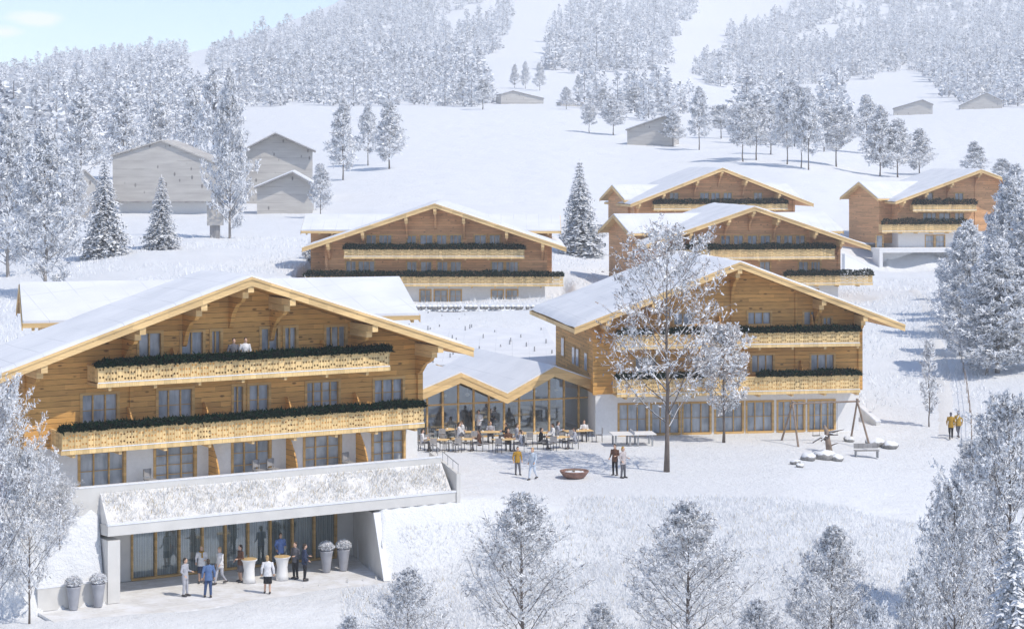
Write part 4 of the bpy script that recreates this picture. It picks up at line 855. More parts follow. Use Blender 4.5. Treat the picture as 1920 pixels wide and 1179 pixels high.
# the two plaza trees and the slim ones on the right
cen = frosted(151, 12.7, 5.9, .17, prim=32, sec=8, ter=6, fl=5, fs=.15, mix=(.68, .16, .16), lean=.75, trunk_r=.145, prof=[(0, .75), (.10, .80), (.3, 1), (.6, .85), (.85, .5), (1, .18)], frost=(None, TAWNY, None), wig=.02)
plant('plaza_tree', cen, 1250, 115.3, 12.7, 12.75, 1, 'tall snowy deciduous tree with a forked dark trunk on the plaza', .6, z=.12)
ce2 = frosted(152, 7, 2.5, .22, prim=34, sec=7, ter=6, fl=6, fs=.15, shape='round', mix=(.76, .16, .08), lean=.6, trunk_r=.09, frost=(None, TAWNY, None), wig=.02)
plant('plaza_tree', ce2, 1357, 127.3, 7, 6.9, 1.0, 'smaller rounded snowy tree near the restaurant windows', 1.6, z=.12)
sl1 = frosted(153, 6, 1.2, .12, prim=26, sec=6, ter=4, fl=4, fs=.13, shape='round', mix=(.7, .2, .1), lean=1.4, trunk_r=.05)
def atpix(name, ms, px, py, top, w, H0, W0, label, rz, group=None, cat='tree'):
    p = hit(px, py); H = (py-top)*p.y/FPX; o = root(name, (p.x, p.y, p.z-.15), rz, label, cat, group); s = (H+.15)/H0; sw = (w*p.y/FPX)/W0; o.scale = (sw, sw, s)
    link('trunk', ms[0], o); link('crown', ms[1], o); return o
atpix('slim_tree', sl1, 1742, 800, 645, 62, 6, 2.4, 'slim upright frosted young tree left of the path', .3)
# spruces
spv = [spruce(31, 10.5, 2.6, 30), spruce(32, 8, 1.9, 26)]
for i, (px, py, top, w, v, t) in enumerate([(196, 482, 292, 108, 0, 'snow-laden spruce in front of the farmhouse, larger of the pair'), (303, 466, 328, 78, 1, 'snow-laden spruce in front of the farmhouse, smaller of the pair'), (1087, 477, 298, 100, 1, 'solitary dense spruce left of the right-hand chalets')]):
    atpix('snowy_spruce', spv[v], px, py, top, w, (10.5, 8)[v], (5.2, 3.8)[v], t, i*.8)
# middle-distance frosted trees
midv = [frosted(200+i, 14, 4.4, (.10, .2, .14, .26)[i], prim=34, sec=7, ter=4, fl=5, fs=.46, shape=('cone', 'cone', 'x', 'round')[i], mix=(.60, .31, .09), lean=.40, trunk_r=.13, frost=(None, None, frostm('grey_twig%d' % i, (.34, .34, .37), (.48, .48, .51)))) for i in range(4)]
mid = [(85, 552, 235, 190, 0, 'broad frosted tree at the left edge above the first roof'), (15, 520, 215, 170, 2, 'frosted tree cut by the left frame edge above the bush'), (140, 420, 300, 80, 2, 'frosted tree left of the pale shed'), (30, 400, 205, 130, 1, 'tall frosted tree behind the left edge pair'),
 (152, 350, 185, 110, 2, 'frosted tree rising behind the pale shed'), (232, 338, 178, 100, 0, 'frosted tree behind the left shoulder of the farmhouse'), (300, 318, 192, 80, 2, 'frosted tree behind the farmhouse ridge'), (362, 320, 160, 90, 0, 'frosted tree behind the right shoulder of the farmhouse'),
 (400, 345, 128, 85, 1, 'tall dark frosted tree left of the pale-trunked one'), (431, 447, 138, 118, 1, 'tall frosted tree with a pale bare trunk between farmhouse and barns'), (601, 408, 312, 58, 2, 'small rounded frosted tree right of the front barn'),
 (643, 338, 188, 78, 0, 'frosted tree on the meadow, leftmost of the group of three'), (690, 312, 198, 60, 1, 'slender frosted tree in the middle of the meadow group'), (730, 317, 192, 88, 0, 'frosted tree on the meadow, rightmost of the group of three'),
 (1105, 250, 200, 40, 3, 'thin bare tree with a long shadow on the meadow'), (1150, 256, 196, 62, 3, 'pale leafless tree left of the lone barn'), (1262, 276, 212, 55, 2, 'frosted tree touching the right side of the lone barn'), (1311, 283, 168, 64, 1, 'frosted tree with a dark trunk right of the lone barn'), (1352, 262, 205, 62, 3, 'low frosted tree before the meadow row begins'),
 (1393, 306, 205, 76, 3, 'first tree of the meadow row, with a white trunk'), (1418, 303, 178, 80, 1, 'second tree of the meadow row, darker crown'), (1476, 309, 168, 78, 1, 'dark-trunked tree in the middle of the meadow row'), (1502, 315, 176, 66, 3, 'pale-trunked tree beside the dark one in the meadow row'), (1516, 319, 182, 72, 1, 'dark-trunked tree right of the pale one in the meadow row'), (1568, 315, 212, 90, 3, 'wide low tree ending the meadow row'), (1445, 290, 200, 70, 2, 'frosted tree standing back behind the meadow row'), (1545, 285, 190, 66, 2, 'frosted tree at the back right of the meadow row'),
 (1625, 290, 185, 66, 2, 'frosted tree behind the clump above the far right chalet'), (1650, 334, 205, 84, 0, 'tall frosted tree at the left of the clump above the far right chalet'), (1683, 336, 232, 84, 2, 'frosted tree in the middle of the clump above the far right chalet'), (1724, 330, 246, 78, 0, 'frosted tree at the right of the clump above the far right chalet'), (1828, 330, 268, 66, 0, 'frosted tree behind the roof ridge of the far right chalet'), (1880, 345, 300, 60, 2, 'low frosted tree right of the far right chalet ridge'),
 (905, 206, 150, 56, 1, 'dark frosted tree at the top edge of the meadow'), (868, 200, 146, 46, 2, 'frosted tree beside the dark one at the meadow edge'), (965, 166, 122, 26, 0, 'tiny cone-shaped tree just above the long low house'), (985, 167, 117, 28, 0, 'second tiny tree above the long low house'), (1012, 170, 118, 32, 0, 'rightmost tiny tree above the long low house'), (1085, 192, 142, 30, 0, 'small pointed tree above the tiny house'), (1062, 206, 166, 36, 2, 'small frosted tree in front of the tiny house'),
 (1130, 208, 168, 56, 2, 'frosted tree at the left of the strip behind the lone barn'), (1190, 212, 165, 60, 2, 'frosted tree behind the roof of the lone barn'), (1235, 210, 162, 50, 0, 'frosted tree behind the gable of the lone barn')]
for i, (px, py, top, w, v, t) in enumerate(mid[4:9]+mid[10:]): atpix('frosted_tree', midv[v], px, py, top, w*1.08, 14, 8.8, t, i*1.1)
# the big snowy trees right of the far chalets
rgv = [frosted(220+i, 15, 5.2, .05, prim=60, sec=8, ter=6, fl=6, fs=.27, shape='cone', mix=(.64, .28, .08), lean=.35, bark=BARKL, trunk_r=.18, frost=(None, None, frostm('shaded_twig%d' % i, (.30, .33, .39), (.44, .46, .51)))) for i in range(2)]
for i, (px, py, top, w, t) in enumerate([(1893, 600, 335, 165, 'large snowy tree hiding the right half of the far right chalet'), (1905, 560, 315, 150, 'snowy tree at the right frame edge behind the large one'), (1815, 632, 420, 170, 'snowy tree with a visible white trunk right of the carport'), (1870, 700, 455, 220, 'wide snowy tree standing over the snowy slope by the fence'),
      (1925, 690, 480, 180, 'snowy tree cut by the right frame edge'), (1800, 668, 520, 110, 'lower snowy tree nearest the upper path'), (1925, 620, 390, 190, 'tall snowy tree at the right frame edge between the big ones'), (1803, 590, 432, 120, 'snowy tree just right of the carport, leftmost and highest up'), (1850, 705, 560, 150, 'low snowy tree at the foot of the big ones, above the open slope')]):
    atpix('snowy_tree', rgv[i % 2], px, py, top, w*1.1, 15, 10.4, t, i*1.9, 'big snowy trees on the right')
for i, (px, py, top, w, v, t) in enumerate(mid[:4]+mid[9:10]): atpix('frosted_tree', rgv[(i+1) % 2], px, py, top, w*1.05, 15, 10.4, t, i*1.4)
sbv = frosted(240, 3, 1.4, .08, prim=22, sec=5, ter=4, fl=5, fs=.22, shape='round', mix=(.6, .3, .1), lean=.7, trunk_r=.05)
for i, (px, py, top, w, t) in enumerate([(590, 520, 468, 64, 'frosted shrub at the left corner of the middle chalet'), (1112, 478, 432, 60, 'frosted shrub between the lone spruce and the right-hand chalets'), (990, 508, 484, 24, 'tiny white shrub before the right corner of the middle chalet'), (30, 470, 420, 90, 'frosted shrub under the left edge trees')]):
    atpix('frosted_shrub', sbv, px, py, top, w, 3, 2.8, t, i, cat='shrub')
# woods on the hillside
WOODS = {'upper left ridge wood': [(-60,190),(0,158),(130,122),(215,116),(350,108),(345,132),(330,160),(215,165),(160,170),(110,190),(60,215),(-60,260)],
 'skyline wood': [(388,150),(392,108),(470,80),(560,55),(640,25),(700,-60),(960,-60),(955,72),(930,102),(860,110),(780,114),(760,92),(705,85),(685,105),(700,140),(560,140),(480,140),(400,148)],
 'wood along the meadow top': [(440,198),(440,172),(520,168),(600,155),(700,118),(800,132),(860,138),(900,150),(925,180),(915,203),(760,199),(450,201)],
 'far left wood': [(-60,330),(-60,262),(40,235),(110,205),(200,178),(330,165),(350,190),(430,205),(445,262),(340,250),(200,300),(100,330)],
 'wood beside the ski run': [(1028,132),(1028,75),(1060,30),(1150,-60),(1330,-60),(1312,15),(1268,85),(1245,130),(1100,142)],
 'upper right wood': [(1300,135),(1330,110),(1372,110),(1362,65),(1420,50),(1480,35),(1500,-60),(1980,-60),(1980,205),(1880,202),(1780,190),(1745,150),(1700,130),(1640,150),(1480,162),(1350,165),(1300,150)],
 'wood behind the lone barn': [(1090,205),(1100,190),(1260,180),(1300,212),(1270,232),(1130,222)],
 'thicket behind the meadow row': [(1360,250),(1400,225),(1560,230),(1600,262),(1560,280),(1380,268)]}
CLEAR = [[(1470,75),(1560,48),(1625,30),(1630,52),(1560,82),(1480,92)], [(1030,30),(1110,14),(1120,22),(1040,42)], [(60,190),(140,132),(215,128),(170,160)], [(245,222),(335,196),(352,206),(270,246)], [(-10,262),(130,236),(120,252),(40,272)], [(820,40),(850,30),(940,0),(930,50),(840,60)], [(1660,170),(1740,160),(1780,185),(1700,205)]]
def inpoly(px, py, poly):
    c = np.zeros(px.shape, bool); j = len(poly)-1
    for i in range(len(poly)):
        xi, yi = poly[i]; xj, yj = poly[j]; c ^= ((yi > py) != (yj > py)) & (px < (xj-xi)*(py-yi)/((yj-yi) or 1e-9)+xi); j = i
    return c
rs = R(77); pts = []; Y = 430.0
while Y < 2700:
    g = 8+Y/170; xs = np.arange(-.30*Y, .30*Y, g); xs = xs+rs.uniform(-.45, .45, len(xs))*g; ys = Y+rs.uniform(-.5, .5, len(xs))*g; pts.append(np.stack([xs, ys], -1)); Y += g*1.05
pts = np.concatenate(pts); zt = height(pts[:, 0], pts[:, 1]); ppx = 960+pts[:, 0]/pts[:, 1]*FPX; ppy = HOR+(CAMZ-zt)/pts[:, 1]*FPX
reg = np.full(len(pts), -1)
for k, poly in enumerate(WOODS.values()): reg[(reg < 0) & inpoly(ppx, ppy, poly)] = k
for poly in CLEAR: reg[inpoly(ppx, ppy, poly)] = -1
clump = vnoise(pts[:, 0]/38, pts[:, 1]/75, 21)+.5*vnoise(pts[:, 0]/14, pts[:, 1]/30, 22); reg[(clump < .42) & (pts[:, 1] > 500)] = -1
k = reg >= 0; pts = pts[k]; zt = zt[k]; reg = reg[k]; ppx = ppx[k]; ppy = ppy[k]
Hh = rs.uniform(11, 21, len(pts))*(.8+.5*vnoise(pts[:, 0]/60, pts[:, 1]/60, 31))*np.where(pts[:, 1] < 900, .8, 1); Ww = rs.uniform(.85, 1.45, len(pts))
order = np.argsort(-(Hh/pts[:, 1])*((ppx > -10) & (ppx < 1930))); fv = [far_tree(300+i, n=190, wid=(.19, .22, .17, .24)[i]) for i in range(4)]
fm = [FROST, FROST2, frostm('far_twig', (.28, .30, .34), (.42, .43, .47), .05), TWIG]
fmesh = [mesh_np('crown', a, b, fm, c) for a, b, c in fv]; names = list(WOODS)
NI = 285
for c, i in enumerate(order[:NI]):
    o = link('frosted_conifer', fmesh[c % 4], None, (pts[i, 0], pts[i, 1], zt[i]-.4)); o.rotation_euler = (0, 0, c*1.3); o.scale = (Hh[i]*Ww[i], Hh[i]*Ww[i], Hh[i])
    nm = names[reg[i]]; q_ = ppx[reg == reg[i]]; lo, hi = max(q_.min(), 0), min(q_.max(), 1920); f_ = (ppx[i]-lo)/max(hi-lo, 1); yy_ = ppy[(reg == reg[i]) & (np.abs(ppx-ppx[i]) < 60)]
    part_ = ('left end', 'left part', 'middle', 'right part', 'right end')[int(min(max(f_, 0), .999)*5)]; row = 'at the lower edge' if ppy[i] > yy_.max()-(yy_.max()-yy_.min())*.22 else 'back among the trees'
    tag(o, 'frosted conifer %s, %s of the %s' % (row, part_, nm), 'tree', 'frosted conifers, %s of the %s' % (part_, nm))
Vs, Fs, Ms = [], [], []; off = 0
for c, i in enumerate(order[NI:]):
    a, b, m_ = fv[c % 4]; t = rs.uniform(0, 6.28); cs, sn_ = math.cos(t), math.sin(t); s_ = Hh[i]*Ww[i]
    v = np.stack([(a[:, 0]*cs-a[:, 1]*sn_)*s_+pts[i, 0], (a[:, 0]*sn_+a[:, 1]*cs)*s_+pts[i, 1], a[:, 2]*Hh[i]+zt[i]-.4], -1); Vs.append(v); Fs.append(b+off); Ms.append(m_); off += len(v)
o = link('far_forest', mesh_np('far_forest', np.concatenate(Vs), np.concatenate(Fs), fm, np.concatenate(Ms))); tag(o, kind='stuff')
print('forest', len(pts))

# frosty grass on the open slopes
def scatter(n, seed, x0, x1, y0, y1):
    rs = R(seed); px = rs.uniform(x0, x1, n); Yv = rs.uniform(y0, y1, n); return (px-960)*Yv/FPX, Yv
X, Yv = scatter(95000, 50, 640, 1800, 84, 107); ok = ~((((X-FA.O.x)*FA.ex.x+(Yv-FA.O.y)*FA.ex.y) < 7.1) & ((X-FA.O.x)*FA.en.x+(Yv-FA.O.y)*FA.en.y < 6)); X = X[ok]; Yv = Yv[ok]; hh = height(X, Yv)
k = hh < -.06; X, Yv, hh = X[k], Yv[k], hh[k]
o = blades('snowy_grass', X, Yv, hh-.02, .24, .016, 51, [FROST, FROST2, STRAW], [.68, .28, .04]); tag(o, kind='stuff')
X, Yv = scatter(34000, 52, -50, 1850, 140, 235); hh = height(X, Yv); k = (vnoise(X/6, Yv/6, 4) > .38) & ~((X/Yv*FPX+960 > 730) & (X/Yv*FPX+960 < 1065) & (Yv < 178)); X, Yv, hh = X[k], Yv[k], hh[k]
o = blades('snowy_grass', X, Yv, hh-.02, .45, .035, 53, [FROST, FROST2, TWIG], [.90, .095, .005]); tag(o, kind='stuff')

# ------------------------------------------------------------------ people
def V3(*a): return Vector(a)
def limb(m, pts, rad, k=8): m.tube(pts, rad, k)
def oval(m, secs, k=14):
    """stacked oval sections (x, y, z, rx, ry): torso, skirt"""
    vs = []
    for (x, y, z, rx, ry) in secs:
        for j in range(k): t = 2*math.pi*j/k; vs.append((x+rx*math.cos(t), y+ry*math.sin(t), z))
    n = len(secs); m.add(vs, [(i*k+j, i*k+(j+1) % k, (i+1)*k+(j+1) % k, (i+1)*k+j) for i in range(n-1) for j in range(k)]+[tuple(range(k-1, -1, -1)), tuple(range((n-1)*k, n*k))])
def fuse(m, vox, name):
    me = m.mesh(name, [], True); o = bpy.data.objects.new('tmp', me); C.objects.link(o)
    r_ = o.modifiers.new('r', 'REMESH'); r_.mode = 'VOXEL'; r_.voxel_size = vox; r_.use_smooth_shade = True
    s_ = o.modifiers.new('s', 'SMOOTH'); s_.factor = .5; s_.iterations = 2
    dg = bpy.context.evaluated_depsgraph_get(); dg.update(); out = bpy.data.meshes.new_from_object(o.evaluated_get(dg)); out.name = name
    bpy.data.objects.remove(o); out.materials.clear(); out.materials.append(None); return out
def pose(hipz, knees, feet, elbows, hands, lean=0.0, head=(0, 0)):
    hips = [V3(-.09, 0, hipz), V3(.09, 0, hipz)]; sy = -lean; sh = [V3(-.18, sy, hipz+.50), V3(.18, sy, hipz+.50)]
    nk = V3(0, sy, hipz+.54); hd = V3(head[0], sy-.02+head[1], hipz+.70)
    b = MB(); oval(b, [(0, 0, hipz-.06, .15, .10), (0, 0, hipz+.05, .165, .115), (0, sy*.4, hipz+.20, .135, .10), (0, sy*.8, hipz+.38, .165, .115), (0, sy, hipz+.49, .15, .09), (0, sy, hipz+.55, .06, .055)])
    limb(b, [nk-V3(0, 0, .03), hd-V3(0, 0, .06)], [.058, .05])
    b.ell(hd, (.076, .095, .118), 12, 9); b.ell(hd+V3(0, -.05, -.06), (.05, .05, .05), 8, 6); b.ell(hd+V3(0, -.10, -.012), (.013, .022, .024), 6, 5)
    for sx in (-1, 1): b.ell(hd+V3(.077*sx, .005, -.005), (.012, .022, .032), 6, 5)
    for i in (0, 1):
        limb(b, [hips[i], knees[i], feet[i]+V3(0, 0, .06)], [.088, .06, .042]); limb(b, [feet[i]+V3(0, .05, .035), feet[i]+V3(0, -.15, .03)], [.042, .034])
        limb(b, [sh[i], elbows[i], hands[i]], [.052, .042, .028])
        f = (hands[i]-elbows[i]).normalized(); s_ = f.cross(V3(0, 0, 1) if abs(f.z) < .9 else V3(0, 1, 0)).normalized(); u_ = s_.cross(f)
        pm = hands[i]+f*.045; limb(b, [hands[i], pm, pm+f*.035], [.028, .036, .032], 7)
        for q, ln in enumerate((.055, .068, .074, .064)):
            r0 = pm+f*.03+s_*(.027-.018*q); limb(b, [r0, r0+f*ln*.55+u_*.004, r0+f*ln*.9-u_*.018], [.0115, .011, .009], 5)
        limb(b, [pm-f*.01+s_*.03, pm+f*.02+s_*.058, pm+f*.05+s_*.062], [.013, .012, .010], 5)
    P_ = {'body': fuse(b, .013, 'person')}
    c = MB(); oval(c, [(0, 0, hipz-.16, .19, .14), (0, 0, hipz, .185, .135), (0, sy*.4, hipz+.2, .158, .122), (0, sy*.8, hipz+.38, .188, .135), (0, sy, hipz+.50, .165, .105), (0, sy, hipz+.565, .07, .065)])
    for i in (0, 1): limb(c, [sh[i]+V3(0, 0, .01), elbows[i], elbows[i].lerp(hands[i], .93)], [.072, .060, .043])
    P_['jacket'] = fuse(c, .02, 'jacket')
    t = MB(); oval(t, [(0, 0, hipz-.10, .15, .115), (0, 0, hipz+.03, .172, .122), (0, 0, hipz+.1, .15, .11)])
    for i in (0, 1): limb(t, [hips[i], knees[i], feet[i]+V3(0, 0, .09)], [.103, .075, .058])
    P_['trousers'] = fuse(t, .02, 'trousers')
    k = MB(); kz = max(min(knees[0].z, knees[1].z), .1)
    if hipz > .8: oval(k, [(0, 0, hipz-.46, .20, .15), (0, 0, hipz-.15, .19, .14), (0, 0, hipz+.08, .16, .12)])
    P_['skirt'] = k.mesh('skirt', [None], True)
    P_['shoes'] = [MB().tube([f_+V3(0, .07, .045), f_+V3(0, -.05, .045), f_+V3(0, -.19, .035)], [.05, .052, .036], 7).mesh('shoe', [None], True) for f_ in feet]
    h = MB(); h.ell(hd+V3(0, .022, .03), (.087, .098, .108), 12, 8); h.ell(hd+V3(0, .075, -.05), (.066, .05, .10), 8, 6); P_['hair'] = h.mesh('hair', [None], True)
    e = MB(); 
    for sx in (-1, 1): e.ell(hd+V3(.03*sx, -.089, .008), (.012, .008, .007), 6, 4)
    P_['eyes'] = e.mesh('eyes', [None], True)
    l = MB(); l.tube([hd+V3(-.10, 0, -.15), hd+V3(-.05, -.10, -.16), hd+V3(.05, -.10, -.16), hd+V3(.10, 0, -.15), hd+V3(0, .10, -.13), hd+V3(-.10, 0, -.15)], .035, 6); l.tube([hd+V3(.02, -.11, -.17), hd+V3(.03, -.15, -.42)], [.035, .05], 6); P_['scarf'] = l.mesh('scarf', [None], True)
    return P_
POSES = {
 'stand': pose(.93, [V3(-.10, -.02, .49), V3(.11, -.03, .49)], [V3(-.11, .02, 0), V3(.14, -.02, 0)], [V3(-.26, .03, 1.14), V3(.25, .02, 1.14)], [V3(-.25, -.16, .98), V3(.17, -.26, 1.12)]),
 'relax': pose(.93, [V3(-.09, 0, .49), V3(.12, -.06, .49)], [V3(-.10, .03, 0), V3(.15, -.10, 0)], [V3(-.27, .04, 1.13), V3(.27, .04, 1.13)], [V3(-.28, -.06, .88), V3(.28, -.05, .88)], head=(.02, 0)),
 'walk': pose(.92, [V3(-.09, -.16, .50), V3(.09, .02, .48)], [V3(-.09, -.25, .0), V3(.09, .30, .04)], [V3(-.25, .10, 1.13), V3(.25, -.10, 1.13)], [V3(-.25, -.02, .90), V3(.24, -.26, .96)], .03),
 'sit': pose(.50, [V3(-.12, -.43, .50), V3(.13, -.42, .50)], [V3(-.12, -.40, .0), V3(.14, -.48, .0)], [V3(-.25, -.10, .74), V3(.25, -.10, .74)], [V3(-.12, -.34, .79), V3(.13, -.34, .79)], .04)}
CM = {}
def cloth(c):
    if c not in CM: CM[c] = flat('cloth_%d' % len(CM), c, .85, .15, 9)
    return CM[c]
PE = 'guests standing on the sunken terrace'
def person(loc, rz, ps, jacket, legs, label, group=None, skirt=False, hair=HAIRM, scarf=None, s=1.0, hat=None):
    Q = POSES[ps]; o = link('person', Q['body'], None, loc); o.rotation_euler = (0, 0, rz); o.scale = (s, s, s); tag(o, label, 'person', group)
    def mat(ob, m): ob.material_slots[0].link = 'OBJECT'; ob.material_slots[0].material = m
    mat(o, SKIN)
    mat(link('jacket', Q['jacket'], o), cloth(jacket))
    if skirt and ps != 'sit': mat(link('skirt', Q['skirt'], o), cloth(legs)); 
    else: mat(link('trousers', Q['trousers'], o), cloth(legs))
    [mat(link('shoe', q_, o), DARK) for q_ in Q['shoes']]; mat(link('cap' if hat else 'hair', Q['hair'], o), cloth(hat) if hat else hair); mat(link('eyes', Q['eyes'], o), DARK)
    if scarf: mat(link('scarf', Q['scarf'], o), cloth(scarf))
    return o
def tpos(px, py, z=FZ): a, n = FA.gnd(px, py, z); return FA.w(a, n, z)
W_, NV, BK, GR, LG, BL, YE, BR_, = (.74, .74, .76), (.035, .05, .10), (.018, .018, .022), (.13, .13, .15), (.42, .43, .48), (.10, .17, .34), (.42, .24, .03), (.14, .07, .045)
for px, py, rz, ps, j, l, sk, t, kw in [
  (347, 1117, .6, 'stand', LG, LG, 0, 'man in a pale grey suit, leftmost guest on the sunken terrace', {}),
  (378, 1092, -.4, 'stand', W_, NV, 1, 'woman in white with an ochre scarf and dark skirt on the sunken terrace', dict(scarf=YE, hair=HAIRB)),
  (391, 1119, 2.9, 'relax', BL, (.05, .09, .20), 0, 'man in a blue suit seen from behind, nearest guest on the left', {}),
  (413, 1094, -1.2, 'walk', W_, LG, 0, 'person in a loose white top and pale trousers striding right', dict(hair=HAIRB)),
  (451, 1090, -1.5, 'stand', BR_, GR, 1, 'woman in a dark brown top beside the left white standing table', {}),
  (502, 1112, 2.6, 'relax', W_, BK, 1, 'woman in a white blouse and black skirt, farthest out on the terrace', dict(hair=HAIRB)),
  (526, 1066, -.1, 'stand', (.16, .26, .58), NV, 0, 'man in a bright blue jacket behind the right white standing table', {}),
  (554, 1084, -1.2, 'stand', GR, BK, 0, 'person in a dark grey coat, left one of the dark pair on the terrace', {}),
  (571, 1088, 1.3, 'stand', NV, BK, 0, 'man in a black suit, right one of the dark pair on the terrace', {})]:
    person(tpos(px, py), FA.t+rz, ps, j, l, t, PE, bool(sk), **kw)
def on(px, py): return hit(px, py)
for px, py, rz, ps, j, l, sk, t, kw in [
  (970, 890, .3, 'relax', YE, GR, 0, 'person in a mustard yellow coat standing alone left of the fire bowl', dict(s=.9)),
  (999, 901, -.5, 'walk', (.50, .58, .68), (.55, .62, .72), 0, 'person in pale blue clothes beside the one in mustard yellow', dict(s=1.02, hair=HAIRB)),
  (1153, 892, -.5, 'stand', BR_, BK, 0, 'person in a brown coat, left of the couple near the tall plaza tree', {}),
  (1168, 896, .8, 'stand', (.50, .45, .45), GR, 0, 'person in a pale coat and yellow cap, right of the couple by the tall tree', dict(hat=YE)),
  (1783, 826, 3.0, 'walk', YE, BK, 0, 'walker in a mustard jacket, left one of the pair on the path', dict(hat=GR)),
  (1797, 822, 3.3, 'walk', (.44, .27, .05), GR, 0, 'walker in an ochre jacket, right one of the pair on the path', dict(hat=BR_))]:
    person(on(px, py), rz, ps, j, l, t, None, bool(sk), **kw)
bx, _ = FA.at(.9, 446, 655); zb_ = FA.zb+5.10
for x, j, t in ((bx-.25, GR, 'person in grey leaning at the upper balcony garland, left of two'), (bx+.35, W_, 'person in white at the upper balcony garland, right of two')):
    person(FA.w(x, .95, zb_), FA.t-.2, 'relax', j, GR, t, None)

# ------------------------------------------------------------------ terrace and plaza furniture
def pot(loc, label, rz):
    o = root('planter', loc, rz, label, 'planter', 'tall grey pots with snowy ball bushes on the sunken terrace')
    MB().lathe([(.17, 0), (.19, .05), (.25, .55), (.31, .95), (.33, 1.0), (.33, 1.04), (.27, 1.04), (.27, .96), (.02, .95)], 16).obj('pot', GREYP, o, True)
    rs = R(int(loc.x*10) % 99+7); b = MB().ell((0, 0, 1.22), (.33, .33, .27), 12, 9); ob = b.obj('bush', frostm('bush%d' % rs.randint(999), (.40, .40, .43), (.70, .71, .75), 9), o)
    Pn = unit(rs.normal(0, 1, (700, 3))); Pn[:, 2] = np.abs(Pn[:, 2])*1.0-.25; V, F_ = quads(Pn*np.array([.33, .33, .28])+[0, 0, 1.24], unit(Pn+rs.normal(0, .5, Pn.shape)), np.full(700, .09), np.full(700, .05), rs); link('twigs', mesh_np('twigs', V, F_, [FROST, FROST2, TWIG], rs.choice(3, 700, p=(.5, .35, .15))), ob)
for px, py, t in ((138, 1127, 'tall grey pot with a snowy ball bush, leftmost, before the low wall'), (184, 1119, 'tall grey pot with a snowy ball bush beside the left concrete pillar'), (612, 1072, 'tall grey pot with a snowy ball bush, left one near the wing wall'), (644, 1069, 'tall grey pot with a snowy ball bush closest to the wing wall')): pot(tpos(px, py) if px > 300 else FA.w(FA.at(3.25, px, py)[0], 3.25, FZ), t, px)
for px, py, t in ((467, 1091, 'cloth-covered standing table, left one among the guests'), (529, 1086, 'cloth-covered standing table, right one among the guests')):
    o = root('standing_table', tpos(px, py), 0, t, 'table', 'standing tables on the sunken terrace')
    MB().lathe([(.32, .0), (.28, .25), (.25, .6), (.30, .95), (.37, 1.05), (.40, 1.09), (.02, 1.095)], 18, jit=.05, rs=R(px)).obj('tablecloth', WHITEC, o, True)
    g = MB(); g.lathe([(.37, 1.095), (.37, 1.11), (.02, 1.112)], 18); g.obj('table_top', WTRIM, o)
    for a in (.3, 2.2, 4.1): MB().lathe([(.03, 1.113), (.008, 1.12), (.008, 1.18), (.03, 1.21), (.035, 1.27)], 8, (math.cos(a)*.2, math.sin(a)*.2)).obj('glass', GLASS, o)
def chair0():
    o = root('cafe_chair', (0, 0, 0), 0, 'dark cafe chair', 'chair')
    MB().box(-.22, .22, -.22, .22, .43, .47).obj('seat', GREYW, o); b = MB(); b.box(-.21, .21, .20, .235, .56, .90); b.box(-.21, -.17, .17, .20, .44, .90); b.box(.17, .21, .17, .20, .44, .90); b.obj('backrest', GREYW, o)
    for x in (-.19, .19):
        for y in (-.19, .19): MB().tube([(x, y, 0), (x*.95, y*.95, .43)], .016, 5).obj('leg', DARK, o)
    return o
CH = chair0(); first = [True]
def chair(loc, rz, label, group):
    if first[0]: first[0] = False; CH.location = loc; CH.rotation_euler = (0, 0, rz); tag(CH, label, None, group); return CH
    return dup(CH, loc, rz, None, label, group)
def table(loc, w, d, rz, label):
    o = root('cafe_table', loc, rz, label, 'table', 'cafe tables outside the glass link')
    MB().box(-w/2, w/2, -d/2, d/2, .71, .745).obj('table_top', WTRIM, o)
    for x in (-w/2+.08, w/2-.08):
        for y in (-d/2+.08, d/2-.08): MB().tube([(x, y, 0), (x, y, .71)], .022, 5).obj('leg', DARK, o)
    MB().lathe([(.05, .746), (.06, .80), (.02, .84)], 8).obj('candle_glass', WHITEC, o); return o
def at_(p, dx, dy): x, y = p.x+dx, p.y+dy; return Vector((x, y, max(hz(x, y), -.02)+.0))
tb = [(822, 848, 1.2, 'cafe table closest to the corner of the largest chalet'), (868, 846, 1.2, 'cafe table second from the largest chalet, outermost'), (905, 832, 2.2, 'long cafe table with the most guests before the glass link'), (1003, 834, 1.5, 'cafe table in front of the middle of the glass link'), (1084, 830, 1.8, 'cafe table nearest the white corner of the restaurant chalet'),
      (944, 846, 1.3, 'cafe table alone in front of the long busy one'), (1046, 842, 1.3, 'cafe table in front, between the middle and white corner tables'), (838, 828, 1.2, 'cafe table against the glass nearest the largest chalet')]
wh = ['corner table', 'outermost table', 'long busy table', 'middle table', 'table near the white corner', 'lone front table', 'front table between two', 'table against the glass']
sitters = {0: [(0, W_)], 1: [(1, BR_)], 2: [(0, W_), (1, BK), (3, LG)], 3: [(0, LG), (1, W_)], 4: [(0, LG), (3, W_)], 5: [(1, LG), (3, BR_)], 6: [(0, BK), (1, LG)], 7: [(1, W_)]}
cols = {W_: 'white', BR_: 'brown', BK: 'black', LG: 'pale grey'}
